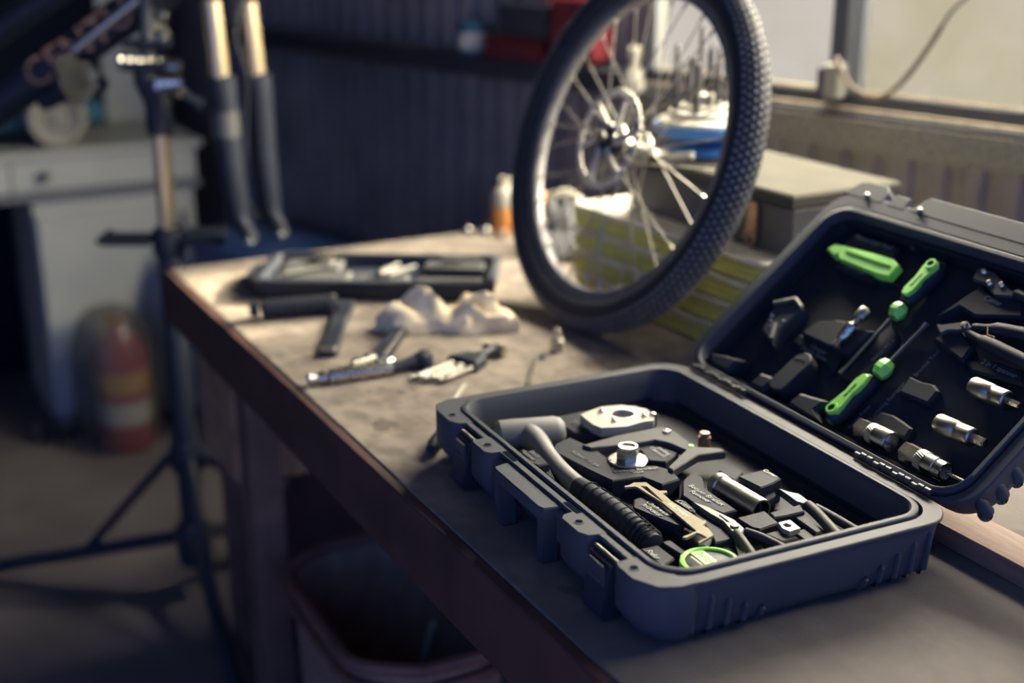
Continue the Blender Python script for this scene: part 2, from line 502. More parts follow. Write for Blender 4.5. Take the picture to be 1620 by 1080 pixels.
# outlines of the moulded pads and tools, metres, in the case-base and lid frames
BASE = {
 'big_block': (0.052, [(0.1298, 0.0813), (0.1194, 0.1064), (0.1658, 0.1193), (0.1924, 0.1166), (0.2241, 0.1261), (0.2417, 0.1583), (0.2608, 0.1683), (0.2859, 0.1626), (0.2903, 0.1358), (0.2621, 0.1258), (0.2562, 0.0893), (0.2249, 0.0817), (0.149, 0.0668)]),
 'hex_pad': (0.05, [(0.1759, 0.1626), (0.1766, 0.1959), (0.1943, 0.2076), (0.2144, 0.2074), (0.234, 0.1768), (0.2211, 0.1601), (0.1916, 0.1671)]),
 'fork_tool': (0.056, [(0.1566, 0.1045), (0.1488, 0.156), (0.1483, 0.2249), (0.169, 0.2306), (0.2192, 0.2266), (0.2243, 0.2303), (0.2383, 0.2522), (0.2496, 0.2515), (0.2439, 0.2159), (0.2694, 0.1636), (0.2586, 0.1637), (0.2247, 0.2103), (0.1984, 0.2047), (0.1807, 0.1932), (0.1801, 0.1599), (0.1751, 0.1392), (0.1693, 0.1097)]),
 'clamp_plate': (0.06, [(0.0764, 0.1456), (0.0689, 0.1656), (0.0638, 0.1831), (0.0695, 0.2109), (0.0839, 0.2246), (0.0955, 0.2324), (0.1196, 0.2309), (0.1349, 0.22), (0.1323, 0.207), (0.1372, 0.1796), (0.127, 0.1473), (0.1127, 0.144)]),
 'clamp_pad': (0.047, [(0.0399, 0.122), (0.0374, 0.1686), (0.0468, 0.241), (0.0852, 0.2569), (0.1199, 0.1973), (0.1201, 0.159), (0.1201, 0.1351), (0.0938, 0.1239)]),
 'gold': (0.056, [(0.2819, 0.0902), (0.2821, 0.0963), (0.2789, 0.1044), (0.2839, 0.1176), (0.2965, 0.1174), (0.3098, 0.1191), (0.3135, 0.1267), (0.3182, 0.125), (0.318, 0.1189), (0.3386, 0.1169), (0.3739, 0.1197), (0.395, 0.1213), (0.3954, 0.1247), (0.4001, 0.1217), (0.4043, 0.1151), (0.4125, 0.1167), (0.4283, 0.112), (0.437, 0.0886), (0.4339, 0.0895), (0.4299, 0.1032), (0.4195, 0.1014), (0.416, 0.099), (0.4212, 0.0828), (0.4177, 0.0804), (0.4124, 0.1014), (0.3862, 0.1032), (0.3386, 0.1059), (0.2932, 0.102), (0.2886, 0.1011), (0.2856, 0.0892)]),
 'gold_slot': (0.056, [(0.2898, 0.1065), (0.2942, 0.1126), (0.3358, 0.1083), (0.3361, 0.1063)]),
 'gold_pad': (0.051, [(0.3073, 0.0875), (0.3049, 0.105), (0.3458, 0.1065), (0.3816, 0.1065), (0.3868, 0.1019), (0.3833, 0.0946), (0.3255, 0.0754)]),
 'gold_step': (0.044, [(0.3786, 0.0938), (0.3784, 0.1089), (0.3963, 0.1127), (0.3999, 0.1151), (0.417, 0.1203), (0.43, 0.1033), (0.427, 0.0947)]),
 'plateau': (0.046, [(0.3145, 0.1478), (0.2806, 0.1698), (0.2628, 0.1947), (0.2821, 0.1967), (0.3092, 0.1822), (0.3723, 0.1824), (0.3733, 0.1634), (0.3332, 0.1483)]),
 'name_pad': (0.05, [(0.3277, 0.126), (0.3266, 0.1348), (0.3354, 0.1391), (0.358, 0.1365), (0.3635, 0.1317), (0.3613, 0.1271)]),
 'plier_pad': (0.046, [(0.3332, 0.1483), (0.4114, 0.148), (0.4286, 0.1386), (0.4279, 0.115), (0.3958, 0.1274), (0.3613, 0.1326)]),
 'plier_ramp': (0.04, [(0.4194, 0.1212), (0.4191, 0.1457), (0.4562, 0.1269), (0.4569, 0.1178)]),
 'cube_pad': (0.058, [(0.3208, 0.2194), (0.3181, 0.2272), (0.3171, 0.2593), (0.3462, 0.2616), (0.3534, 0.2436), (0.3567, 0.2243)]),
 'cube_foot': (0.046, [(0.3417, 0.2362), (0.341, 0.2545), (0.3588, 0.2456), (0.3677, 0.2258)]),
 'rear_pad': (0.046, [(0.2739, 0.2246), (0.2719, 0.2487), (0.292, 0.2481), (0.3075, 0.2252)]),
 'mid_pad': (0.048, [(0.3914, 0.1674), (0.3899, 0.2065), (0.4224, 0.2021), (0.4259, 0.1745), (0.4173, 0.1683)]),
 'mid_bar': (0.05, [(0.3996, 0.2049), (0.3976, 0.2495), (0.4147, 0.242), (0.4146, 0.2178), (0.4127, 0.2022)]),
 'front_pad': (0.046, [(0.4323, 0.1741), (0.4325, 0.2031), (0.4569, 0.2025), (0.4574, 0.1814)]),
 'blade_pad': (0.046, [(0.4106, 0.2283), (0.4098, 0.2447), (0.4558, 0.2341), (0.4559, 0.2256)]),
 'label_pad': (0.042, [(0.4352, 0.2097), (0.4351, 0.2268), (0.4615, 0.2243), (0.461, 0.2094)]),
 'hex_plate': (0.052, [(0.4274, 0.1967), (0.4277, 0.2119), (0.4489, 0.2095), (0.45, 0.1948), (0.4406, 0.1923)]),
 'hex_hole': (0.052, [(0.4332, 0.1972), (0.4321, 0.2036), (0.4387, 0.2056), (0.4421, 0.2023), (0.4407, 0.1971)]),
 'holder_pad': (0.044, [(0.4009, 0.0385), (0.4014, 0.0612), (0.4351, 0.0617), (0.4446, 0.0398)]),
 'holder_strip': (0.048, [(0.4047, 0.0624), (0.4036, 0.0748), (0.4366, 0.0754), (0.4414, 0.0666)]),
 'hammer_pad': (0.056, [(0.1417, 0.029), (0.144, 0.0398), (0.1553, 0.0448), (0.1887, 0.0418), (0.189, 0.0276), (0.1764, 0.0223)]),
 'hammer_ramp': (0.046, [(0.1701, 0.0373), (0.1691, 0.052), (0.211, 0.0379), (0.2026, 0.0347)]),
 'plier_jaw': (0.052, [(0.3435, 0.1419), (0.3637, 0.1515), (0.3861, 0.1556), (0.4018, 0.1584), (0.4229, 0.1558), (0.4285, 0.1504), (0.4307, 0.1381), (0.4155, 0.1406), (0.3979, 0.1447), (0.3796, 0.1421)]),
 'plier_h1': (0.05, [(0.4239, 0.1444), (0.4384, 0.1408), (0.4756, 0.1314)]),
 'plier_h2': (0.05, [(0.4253, 0.1556), (0.4441, 0.1637), (0.4742, 0.1738)]),
 'cut_jaw': (0.048, [(0.3492, 0.2549), (0.3617, 0.2611), (0.3715, 0.2684), (0.3993, 0.2658), (0.3989, 0.2588), (0.3878, 0.2514), (0.3703, 0.2531)]),
 'cut_h': (0.048, [(0.4022, 0.2563), (0.4248, 0.2544), (0.4702, 0.2434)]),
 'tube': (0.046, [(0.3027, 0.2019), (0.3807, 0.2091)]),
 'tape': (0.05, [(0.4693, 0.0787), (0.4541, 0.0565)]),
 'disc': (0.054, [(0.2154, 0.1341)]),
 'bolt': (0.04, [(0.18, 0.2681)]),
 'hammer_head': (0.048, [(0.0617, 0.035), (0.0869, 0.1072)]),
 'hammer_path': (0.048, [(0.1063, 0.0747), (0.1497, 0.0633), (0.1937, 0.0581), (0.2377, 0.0578), (0.2864, 0.0645), (0.3776, 0.056), (0.3984, 0.0641)]),
 'plate_hole': (0.06, [(0.0991, 0.1964), (0.0919, 0.1816), (0.1062, 0.2111)]),
 'plate_screws': (0.06, [(0.0808, 0.1742), (0.1157, 0.1729), (0.1182, 0.2164), (0.12, 0.2277)]),
 'fork_screw': (0.056, [(0.1672, 0.2195)]),
 'texts': (0.05, [(0.1387, 0.0427), (0.184, 0.0968), (0.205, 0.1885), (0.2367, 0.1204), (0.3439, 0.0972), (0.3412, 0.132), (0.3295, 0.1719), (0.3153, 0.2703), (0.4308, 0.0339), (0.0881, 0.1641)]),
}
LID = {
 'text_pad_a': (-0.016, [(0.049, 0.2751), (0.0497, 0.2962), (0.1422, 0.298), (0.1491, 0.2804)]),
 'text_pad_b': (-0.016, [(0.0696, 0.2354), (0.0687, 0.2505), (0.1467, 0.2466), (0.1493, 0.2336)]),
 'top_pad': (-0.02, [(0.0449, 0.3092), (0.048, 0.3206), (0.0888, 0.3225), (0.1831, 0.3249), (0.1863, 0.3145), (0.1237, 0.3078)]),
 'slope_pad': (-0.026, [(0.1321, 0.2463), (0.1881, 0.2917), (0.1936, 0.2483), (0.1507, 0.2396)]),
 'centre_pad': (-0.014, [(0.1189, 0.1224), (0.1268, 0.1501), (0.1528, 0.1623), (0.173, 0.1657), (0.1958, 0.1637), (0.223, 0.168), (0.2166, 0.125), (0.2086, 0.1217)]),
 'centre_front': (-0.024, [(0.1027, 0.1094), (0.1068, 0.1257), (0.1981, 0.1254), (0.2087, 0.0925), (0.1771, 0.1047)]),
 'hinge_pad_a': (-0.003, [(0.0038, 0.0351), (0.0461, 0.0428), (0.0857, 0.0485), (0.0789, 0.0389), (0.076, 0.0147), (0.0375, 0.0158)]),
 'hinge_pad_b': (-0.003, [(0.1235, 0.0156), (0.1276, 0.0437), (0.1591, 0.0469), (0.1597, 0.0342), (0.1541, 0.0188)]),
 'hinge_pad_c': (-0.003, [(0.2057, 0.0179), (0.2096, 0.0436), (0.2589, 0.0509), (0.2554, 0.0321), (0.2778, 0.0135)]),
 'screw_bar': (-0.022, [(0.2219, 0.0922), (0.2244, 0.1931), (0.246, 0.1825), (0.2592, 0.1688), (0.2586, 0.0916)]),
 'right_pad_a': (-0.02, [(0.3201, 0.1065), (0.3158, 0.1333), (0.3349, 0.1325), (0.3547, 0.1361), (0.3684, 0.1307), (0.37, 0.1086)]),
 'right_pad_b': (-0.02, [(0.3159, 0.0552), (0.3213, 0.0746), (0.3395, 0.078), (0.3597, 0.076), (0.3777, 0.0733), (0.3812, 0.0562)]),
 'plier_plate_a': (-0.016, [(0.2842, 0.2177), (0.3016, 0.2802), (0.3061, 0.2817), (0.3302, 0.274), (0.3729, 0.2815), (0.3919, 0.259), (0.3313, 0.2378), (0.3015, 0.2429)]),
 'plier_plate_b': (-0.016, [(0.3049, 0.1887), (0.3133, 0.2013), (0.3158, 0.2074), (0.3319, 0.2133), (0.3412, 0.2094), (0.3628, 0.2001), (0.3684, 0.1749), (0.3176, 0.1858)]),
 'plier_plate_c': (-0.02, [(0.3633, 0.1803), (0.3958, 0.194), (0.4425, 0.1966), (0.4575, 0.1788), (0.3841, 0.1696)]),
 'curved_handle': (-0.012, [(0.3657, 0.2056), (0.3715, 0.2138), (0.4381, 0.2064), (0.4632, 0.2057), (0.47, 0.1975), (0.4451, 0.198), (0.4066, 0.2028)]),
 'cutter_head': (-0.01, [(0.2905, 0.2829), (0.2853, 0.3), (0.2888, 0.3116), (0.3104, 0.3023), (0.3274, 0.2958), (0.3516, 0.2851), (0.3691, 0.2894), (0.3762, 0.281), (0.3377, 0.271), (0.3125, 0.2824)]),
 'cutter_screws': (-0.008, [(0.2979, 0.3023), (0.3183, 0.2852), (0.3352, 0.288)]),
 'plier_head': (-0.01, [(0.2989, 0.2054), (0.3152, 0.2138), (0.3342, 0.2252), (0.3465, 0.2199), (0.3459, 0.2077), (0.3377, 0.2104), (0.3205, 0.2036), (0.3158, 0.1957)]),
 'plier_screw': (-0.008, [(0.3361, 0.222)]),
 'lever': (-0.008, [(0.0407, 0.2542), (0.0459, 0.2653), (0.0612, 0.2685), (0.1159, 0.2725), (0.1572, 0.2736), (0.1761, 0.2677), (0.1778, 0.2456), (0.1574, 0.2426), (0.076, 0.2451), (0.0655, 0.2535), (0.0626, 0.2475)]),
 'sd1': (-0.012, [(0.2259, 0.2919), (0.2257, 0.2221), (0.2295, 0.2108), (0.2313, 0.1919), (0.2332, 0.0935)]),
 'sd2': (-0.012, [(0.2749, 0.0214), (0.2746, 0.107), (0.2734, 0.1165), (0.2741, 0.1334), (0.3001, 0.2028)]),
 'strap': (-0.004, [(0.176, 0.0177), (0.1818, 0.078)]),
 'chain_tool': (-0.012, [(0.0558, 0.1033), (0.0389, 0.1444), (0.0696, 0.1645), (0.0889, 0.1569), (0.0856, 0.115), (0.0963, 0.0888)]),
 'valve': (-0.008, [(0.1928, 0.121), (0.1885, 0.146), (0.1867, 0.1686), (0.1899, 0.1851)]),
 'sock1': (-0.014, [(0.3197, 0.0328), (0.3719, 0.0342)]),
 'sock2': (-0.014, [(0.3992, 0.0314), (0.4644, 0.031)]),
 'rod': (-0.014, [(0.4595, 0.0363), (0.4997, 0.0342)]),
 'sock3': (-0.012, [(0.4086, 0.0852), (0.4769, 0.0885)]),
 'sock4': (-0.012, [(0.4096, 0.1472), (0.4788, 0.1473)]),
 'texts': (-0.016, [(0.0973, 0.299), (0.1069, 0.2399), (0.1757, 0.1248), (0.3303, 0.2611), (0.4389, 0.1811), (0.3111, 0.1418), (0.3052, 0.0956), (0.249, 0.1831), (0.2796, 0.0457), (0.2523, 0.1617)]),
 'bumps': (-0.01, [(0.0109, 0.2906), (0.0325, 0.2989), (0.17, 0.2994)]),
}

# ------------------------------------------------------------------ frames of the place
ZA = V((0, 0, 1))
FW = frame(WALL_O, WALL_X, WALL_Y, ZA)                       # window wall: x along it, y into the room
BU = V((.472, -.882, 0)).normalized()
BV = V((.882, .472, 0)).normalized()
FB = frame(V((-.679, 2.491, .9)), BU, BV, ZA)                # bench top: x along its front edge, y towards the wall
FCAB = frame(V((-1.0, 4.06, 0)), BV, -BU, ZA)                # grey cabinet

# ------------------------------------------------------------------ room shell
m = MB().box(-3.2, 4.6, -.06, 5.5, -.1, 0)
struct('floor', m, CONC, FW)
m = MB().box(-3.2, 4.6, -.06, 3.6, 2.8, 2.9)
struct('ceiling', m, CEIL, FW)

def corr(m, t0, t1, z0, z1, y=-.055, per=.076, dep=.014):
    pts = []
    k = math.floor(t0 / per)
    while k * per < t1:
        for a, b in ((0, 0), (.30, 0), (.42, 1), (.88, 1)):
            t = (k + a) * per
            if t0 <= t <= t1:
                pts.append((t, y + dep * b))
        k += 1
    if pts[0][0] > t0: pts.insert(0, (t0, pts[0][1]))
    if pts[-1][0] < t1: pts.append((t1, pts[-1][1]))
    th = .003
    lo = [(t, yy, z0) for t, yy in pts] + [(t, yy - th, z0) for t, yy in pts[::-1]]
    hi = [(x, yy, z1) for x, yy, _ in lo]
    m.loops([lo, hi])
WT0, WT1, WZ0, WZ1 = -1.75, .70, 1.185, 2.2
m = MB()
corr(m, -2.4, 2.45, 0, 1.19)
corr(m, WT1, 2.45, 1.19, 2.8)
corr(m, -2.4, WT1, WZ1, 2.8)
corr(m, -2.4, WT0, 1.19, WZ1)
struct('wall_right', m, TIN, FW, smooth=0)
m = MB().box(-3.0, 1.6, .95, 1.05, 0, 2.8)
struct('wall_back', m, TIN, FCAB)
struct('wall_left', MB().box(-3.0, -2.92, -2.6, .95, 0, 2.8), DARKW, FCAB)
struct('wall_sun_block', MB().box(.17, .21, .07, .95, 0, 2.8), TIN, FCAB)  # return wall added to stop sun leaking in beside the cabinet

# girt rail that runs on from the window sill along the wall
m = MB().box(.70, 2.42, -.04, .012, 1.175, 1.225, .003).box(.70, 2.42, -.04, .045, 1.225, 1.232)
struct('trim_1', m, FRAME_D, FW)
# galvanised angle below the window
m = MB().box(-2.2, .70, -.005, 0, 1.128, 1.184).box(-2.2, .70, -.045, 0, 1.184, 1.189)
struct('trim_2', m, GALV, FW)
# weathered sill rails
m = MB().box(-2.2, .70, -.045, -.006, 1.189, 1.202, .002).box(-2.2, .70, -.055, -.028, 1.202, 1.236, .002)
struct('trim_3', m, FRAME_D, FW)
m = MB().box(-2.2, .69, -.04, -.012, 1.202, 1.2085, .001).box(-2.2, .69, -.05, -.030, 1.236, 1.2395, .001)
struct('trim_4', m, SILLP, FW)

def window(name, t0, t1, pane, fl, fr, label):
    e = thing(name, None, None, FW, (t0, -.04, 1.236))
    e['kind'] = 'structure'
    part(e, 'window_pane', MB().box(t0 + .01, t1 - .01, -.045, -.041, 1.236, WZ1), pane, label)
    part(e, 'frame_post', MB().box(t1 - .032, t1, -.055, -.022, 1.236, WZ1, .002), fl)
    part(e, 'frame_post', MB().box(t0, t0 + .032, -.055, -.022, 1.236, WZ1, .002), fr)
    part(e, 'frame_rail', MB().box(t0 + .032, t1 - .032, -.055, -.022, WZ1 - .03, WZ1, .002), fr)
    return e
window('window_1', .182, .70, PANE_C, FRAME_L, FRAME_D, 'dusty sunlit pane')
window('window_2', -.80, .176, PANE_F, FRAME_L, FRAME_L, 'frosted pane')
window('window_3', WT0, -.806, PANE_F, FRAME_L, FRAME_L, 'frosted pane')

# switch box and its cable on the mullion
e = thing('switch_box', 'small pale switch box on the window post where the hanging cable starts', 'switch', FW, (.19, -.02, 1.23))
part(e, 'box_body', MB().box(.172, .202, -.022, .012, 1.225, 1.292, .003), DISH)
part(e, 'box_cover', MB().box(.203, .219, -.022, .010, 1.218, 1.285, .002), FRAME_D)
cab = smooth_path([(.185, -.004, 1.292), (.178, .006, 1.302), (.165, .012, 1.285), (.14, .012, 1.254), (.10, .012, 1.238), (.06, .012, 1.246), (.02, .012, 1.285), (-.02, .012, 1.345),
                   (-.055, .012, 1.405), (-.085, .012, 1.435), (-.13, .008, 1.50), (-.17, .0, 1.60), (-.18, -.01, 1.9)], 5)
solo('hanging_cable', 'brown cable sagging in a loop across the frosted window pane', 'cable', MB().tube(cab, [.0055 if i < 38 else .0038 for i in range(len(cab))], 8), CABLE, FW, (.185, 0, 1.3))

# things on the sill and on the girt rail
m = MB().lathe([(.0, 0), (.022, 0), (.026, .012), (.020, .04), (.011, .058), (.012, .07), (.017, .085), (.015, .098), (0, .103)], 16, at(.70, .012, 1.189))
solo('pale_figurine', 'small pale bottle-like figure on the window sill at the pane edge', 'figurine', m, CREAM, FW, (.70, .012, 1.189))
e = thing('paint_tin', 'small blue tin with a pale label on the dark wall rail', 'tin', FW, (1.25, .012, 1.232))
part(e, 'can_body', MB().lathe([(0, 0), (.04, 0), (.04, .075), (.037, .078), (0, .078)], 20, at(1.25, .004, 1.232)), TEAL)
part(e, 'can_label', MB().lathe([(.0405, .012), (.0408, .014), (.0408, .05), (.0405, .052)], 20, at(1.25, .004, 1.232)), LABELW)
e = thing('red_storage_box', 'low red plastic box on the wall rail beside the blue tin', 'box', FW, (1.06, .0, 1.232))
part(e, 'box_body', MB().box(.97, 1.17, -.03, .042, 1.232, 1.275, .006), RED_D)
part(e, 'box_lid', MB().box(.965, 1.175, -.034, .045, 1.275, 1.283, .003), RED_D)
e = thing('power_tool_case', 'dark case with a red grip standing on the red storage box', 'case', FW, (1.04, 0, 1.283))
part(e, 'case_body', MB().box(.95, 1.12, -.03, .04, 1.283, 1.37, .01), FRAME_D)
part(e, 'grip', MB().tube(smooth_path([(.98, .005, 1.365), (.985, .005, 1.405), (1.035, .005, 1.42), (1.085, .005, 1.405), (1.09, .005, 1.365)]), .012, 8), RED_D)
m = MB().box(.80, .935, -.03, .042, 1.232, 1.40, .02)
solo('red_canister', 'red canister on the wall rail half hidden by the bicycle tyre', 'canister', m, RED_D, FW, (.87, 0, 1.232))

# ------------------------------------------------------------------ workbench
BD = 1.04
e = thing('workbench', 'long worn brown wooden workbench with a dark red-brown front board', 'workbench', FB, (0, 0, -.9))
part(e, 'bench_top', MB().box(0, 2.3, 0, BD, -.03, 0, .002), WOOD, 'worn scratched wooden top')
part(e, 'front_board', MB().box(0.0, 2.3, -.016, -.0005, -.105, -.0008, .002), APRON)
part(e, 'end_board', MB().box(0.004, .03, .032, BD, -.105, -.031, .002), APRON)
part(e, 'back_board', MB().box(.032, 2.3, BD - .03, BD, -.105, -.031, .002), APRON)
for x, y in ((.335, .02), (2.1, .02), (.335, BD - .10), (2.1, BD - .10), (.035, .06)):
    part(e, 'leg', MB().box(x, x + .06, y, y + .06, -.9, -.0315, .003), LEGW)
part(e, 'added_end_panel', MB().box(.03, .045, .13, BD - .03, -.9, -.106, .001), APRON)  # dark panel added to hide lit floor seen under the bench
part(e, 'drawer_runner', MB().box(.048, .335, .083, .11, -.365, -.345, .002), LEGW)
part(e, 'drawer_runner', MB().box(.048, .335, .44, .47, -.365, -.345, .002), LEGW)

# open wooden drawer box under the far end of the bench
e = thing('wooden_crate', 'open wooden box hanging under the far end of the workbench', 'crate', FB, (.21, .25, -.345))
part(e, 'crate_floor', MB().box(.105, .325, .02, .48, -.345, -.335), CRATE)
for k in range(2):
    z = -.335 + k * .095
    part(e, 'plank', MB().box(.10, .328, .012, .032, z, z + .092, .002), CRATE)
    part(e, 'plank', MB().box(.10, .328, .468, .488, z, z + .092, .002), CRATE)
    part(e, 'plank', MB().box(.10, .12, .033, .467, z, z + .092, .002), CRATE)
    part(e, 'plank', MB().box(.308, .328, .033, .467, z, z + .092, .002), CRATE)

# leather-rimmed tote under the bench
e = thing('tool_bag', 'open brown canvas tool bag with a leather rim under the workbench', 'bag', FB, (.63, .19, -.9))
def bagloop(d, z, tilt=.0):
    return [(x, y, z - tilt * (x - .63)) for x, y, _ in rrect(.415 - d, .850 + d, .050 - d, .345 + d, .11 + d * .5, 0, 8)]
L = [bagloop(-.05, -.9), bagloop(-.03, -.88), bagloop(-.010, -.7), bagloop(0, -.475, .03), bagloop(-.004, -.473, .03), bagloop(-.014, -.70), bagloop(-.04, -.86)]
part(e, 'bag_body', MB().loops(L, True, True), CANVAS)
def rimtube(d, z, r):
    p = bagloop(d, z, .03)
    p = [(x + .004 * math.sin(i * .7), y + .004 * math.cos(i * 1.1), zz + .006 * math.sin(i * .5)) for i, (x, y, zz) in enumerate(p)]
    return MB().tube(p + p[:1], r, 8)
part(e, 'leather_rim', rimtube(.002, -.475, .012), LEATHER)
part(e, 'leather_band', rimtube(.006, -.510, .009), LEATHER)
for x in (.56, .76):
    part(e, 'strap_tab', MB().box(x - .014, x + .014, .330, .343, -.50, -.455, .003), CREAM)
solo('pale_rod', 'pale thin rod standing up inside the brown tool bag', 'rod', MB().rod((.60, .20, -.85), (.70, .24, -.50), .005, 8), ALU, FB, (.60, .20, -.85))
solo('green_stick', 'small dark green knobbed stick inside the brown tool bag', 'stick', MB().lathe([(0, -.13), (.009, -.13), (.009, -.018), (.019, -.008), (.02, 0), (.019, .008), (.012, .017), (0, .02)], 12, at(.70, .28, -.72)), DGREEN, FB, (.70, .28, -.85))

# wooden plank lying on the bench behind the case
FPL = frame(V((.477, 1.325, .9)), BU, BV, ZA)
m = MB().box(-.30, .85, 0, .058, 0, .024, .0015)
solo('wooden_plank', 'narrow brown wooden plank on the bench behind the open tool case', 'plank', m, mat('plank_wood', (.26, .15, .11), .6, var=.2, scale=10, stretch=(2, 12, 6)), FPL, (.2, .03, 0))

# ------------------------------------------------------------------ green trays and grey box at the back of the bench
SX = V((.530, -.848, 0)).normalized()
SY = V((.848, .530, 0)).normalized()
FS = frame(V((.112, 2.338, .9)), SX, SY, ZA)
h = .0415
whichone = ['lowest of the four, standing on the bench', 'second from the bottom of the stack', 'third from the bottom of the stack', 'topmost of the stack, under the grey box']
for k in range(4):
    z = k * (h + .0005)
    dx = (.004, -.003, .002, 0)[k]
    e = thing('parts_tray', 'olive green tray with a shiny lip, ' + whichone[k], 'tray', FS, (.28, .17, z), 'olive green trays behind the wheel')
    m = MB().box(dx, .55 + dx, .006, .335, z, z + h - .008, .002)
    b = part(e, 'tray_body', m, OLIVE)
    for q in range(2):
        part(b, 'body_groove', MB().box(dx + .004, .546 + dx, .0025, .0065, z + .006 + q * .014, z + .014 + q * .014, .001), OLIVE)
    part(e, 'tray_lip', MB().box(dx - .004, .554 + dx, -.002, .339, z + h - .0079, z + h, .002), LIP)

FBX = frame(V((.425, 1.922, 0)), V((.498, -.867, 0)).normalized(), V((.867, .498, 0)).normalized(), ZA)
BZ = .9 + 4 * (h + .0005)
e = thing('metal_case', 'dark grey steel box with a pale flat top on the green trays', 'box', FBX, (-.22, .11, BZ))
part(e, 'box_body', MB().box(-.43, -.002, .004, .222, BZ, 1.146, .003), BOXSIDE)
part(e, 'box_lid', MB().box(-.434, 0, 0, .226, 1.1465, 1.168, .004), BOXTOP, 'pale grey lid')
for z in (1.086, 1.102):
    part(e, 'trim_strip', MB().box(-.001, .0012, .012, .20, z, z + .005, .0005), LIP)
lt = part(e, 'hasp', MB().box(-.10, -.078, -.004, .003, 1.085, 1.142, .002), COPPER)
part(lt, 'hasp_ring', MB().ring([(.011, -.002), (.014, -.002), (.014, .002), (.011, .002)], 16, Matrix.Translation((-.089, -.005, 1.088)) @ Matrix.Rotation(R(90), 4, 'X')), COPPER)

# blue drill stand
cx, cy, cz = -.345, .098, 1.168
e = thing('drill_stand', 'round blue and white drill stand holding upright drill bits on the grey box', 'drill stand', FBX, (cx, cy, cz))
part(e, 'base_disc', MB().lathe([(0, 0), (.05, 0), (.066, .006), (.068, .018), (.05, .026), (0, .028)], 32, at(cx, cy, cz)), BLUE)
part(e, 'lower_plate', MB().lathe([(0, .028), (.03, .028), (.03, .034), (.085, .038), (.088, .046), (.088, .058), (0, .059)], 32, at(cx, cy, cz)), BLUE)
part(e, 'white_tier', MB().lathe([(0, .059), (.084, .059), (.082, .064), (.066, .070), (.064, .078), (.048, .082), (.046, .088), (.020, .09), (.018, .106), (0, .107)], 32, at(cx, cy, cz)), CREAM)
rnd = random.Random(3)
for k in range(13):
    a = k * 2 * math.pi / 13
    rr = (.030, .055)[k % 2]
    hh = .05 + .05 * rnd.random() + (.04 if k % 3 == 0 else 0)
    x, y = cx + rr * math.cos(a), cy + rr * math.sin(a)
    z0 = cz + (.089 if k % 2 == 0 else .078)
    r_ = .0038 + .0025 * rnd.random()
    solo('drill_bit', 'dark drill bit standing upright in the blue drill stand', 'drill bit',
         MB().lathe([(0, 0), (r_, 0), (r_, hh * .4), (r_ * .8, hh * .42), (r_ * .8, hh * .95), (0, hh)], 8, at(x, y, z0)), BITS, FBX, (x, y, z0), 'drill bits in the blue stand')

# ------------------------------------------------------------------ grey cabinet on the left
e = thing('metal_cabinet', 'pale grey metal cabinet desk with a drawer row and open knee space', 'cabinet', FCAB, (-.8, .25, 0))
part(e, 'pedestal', MB().box(-.50, -.01, .02, .55, .0, .745, .004), CABG)
d = part(e, 'door', MB().box(-.492, -.02, .004, .0195, .05, .70, .004), CABG)
part(d, 'door_pull', MB().box(-.06, -.045, -.006, .0035, .60, .67, .002), FRAME_D)
part(e, 'ledge', MB().box(-1.7, .012, -.012, .55, .746, .770, .003), FRAME_L)
part(e, 'left_side', MB().box(-1.7, -1.66, .02, .55, 0, .745), CABG)
part(e, 'back_panel', MB().box(-1.65, -.51, .50, .54, .05, .745), CABD)
for k in range(3):
    x0 = -.56 - .555 * k + .56
    d = part(e, 'drawer', MB().box(x0 - .55, x0, .0, .53, .772, .872, .004), CABG)
    part(d, 'knob', MB().lathe([(0, 0), (.008, 0), (.008, .015), (.016, .02), (.014, .028), (0, .03)], 14, Matrix.Translation((x0 - .46, 0, .82)) @ Matrix.Rotation(R(90), 4, 'X')), FRAME_D)
part(e, 'counter_top', MB().box(-1.72, .02, -.02, .56, .873, .895, .003), CABG)
part(e, 'upright_panel', MB().box(-.17, -.005, .46, .5, .896, 1.75, .003), CABG)
part(e, 'added_dark_board', MB().box(-1.7, -.175, .44, .5, .896, 1.75, .003), CABD)  # black board added to darken the lit wall behind the bike

e = thing('bench_grinder', 'teal bench grinder with a round cream wheel guard on the grey cabinet', 'grinder', FCAB, (-.40, .10, .895))
TG = Matrix.Translation((-.40, .04, .985)) @ Matrix.Rotation(R(90), 4, 'X')
part(e, 'motor_body', MB().lathe([(0, -.26), (.05, -.26), (.055, -.24), (.055, -.03), (.04, -.005), (0, -.005)], 28, TG), TEAL)
part(e, 'wheel_guard', MB().lathe([(.06, .012), (.064, .018), (.068, .036), (.080, .036), (.088, .024), (.088, -.004), (0, -.004)], 36, TG, cap=False), CREAM)
part(e, 'guard_dish', MB().lathe([(0, .016), (.02, .016), (.024, .012), (.052, .010), (.0605, .0125), (.0605, .004), (0, .004)], 36, TG), DISH)  # coloured darker than the guard to stand in for shading in the hollow
part(e, 'centre_nut', MB().lathe([(0, .016), (.012, .0165), (.012, .026), (0, .027)], 6, TG), SATIN)
part(e, 'foot', MB().box(-.46, -.34, .06, .30, .895, .94, .006), FRAME_D)
part(e, 'motor_cap', MB().box(-.62, -.25, .08, .24, .945, 1.03, .02), TEAL)

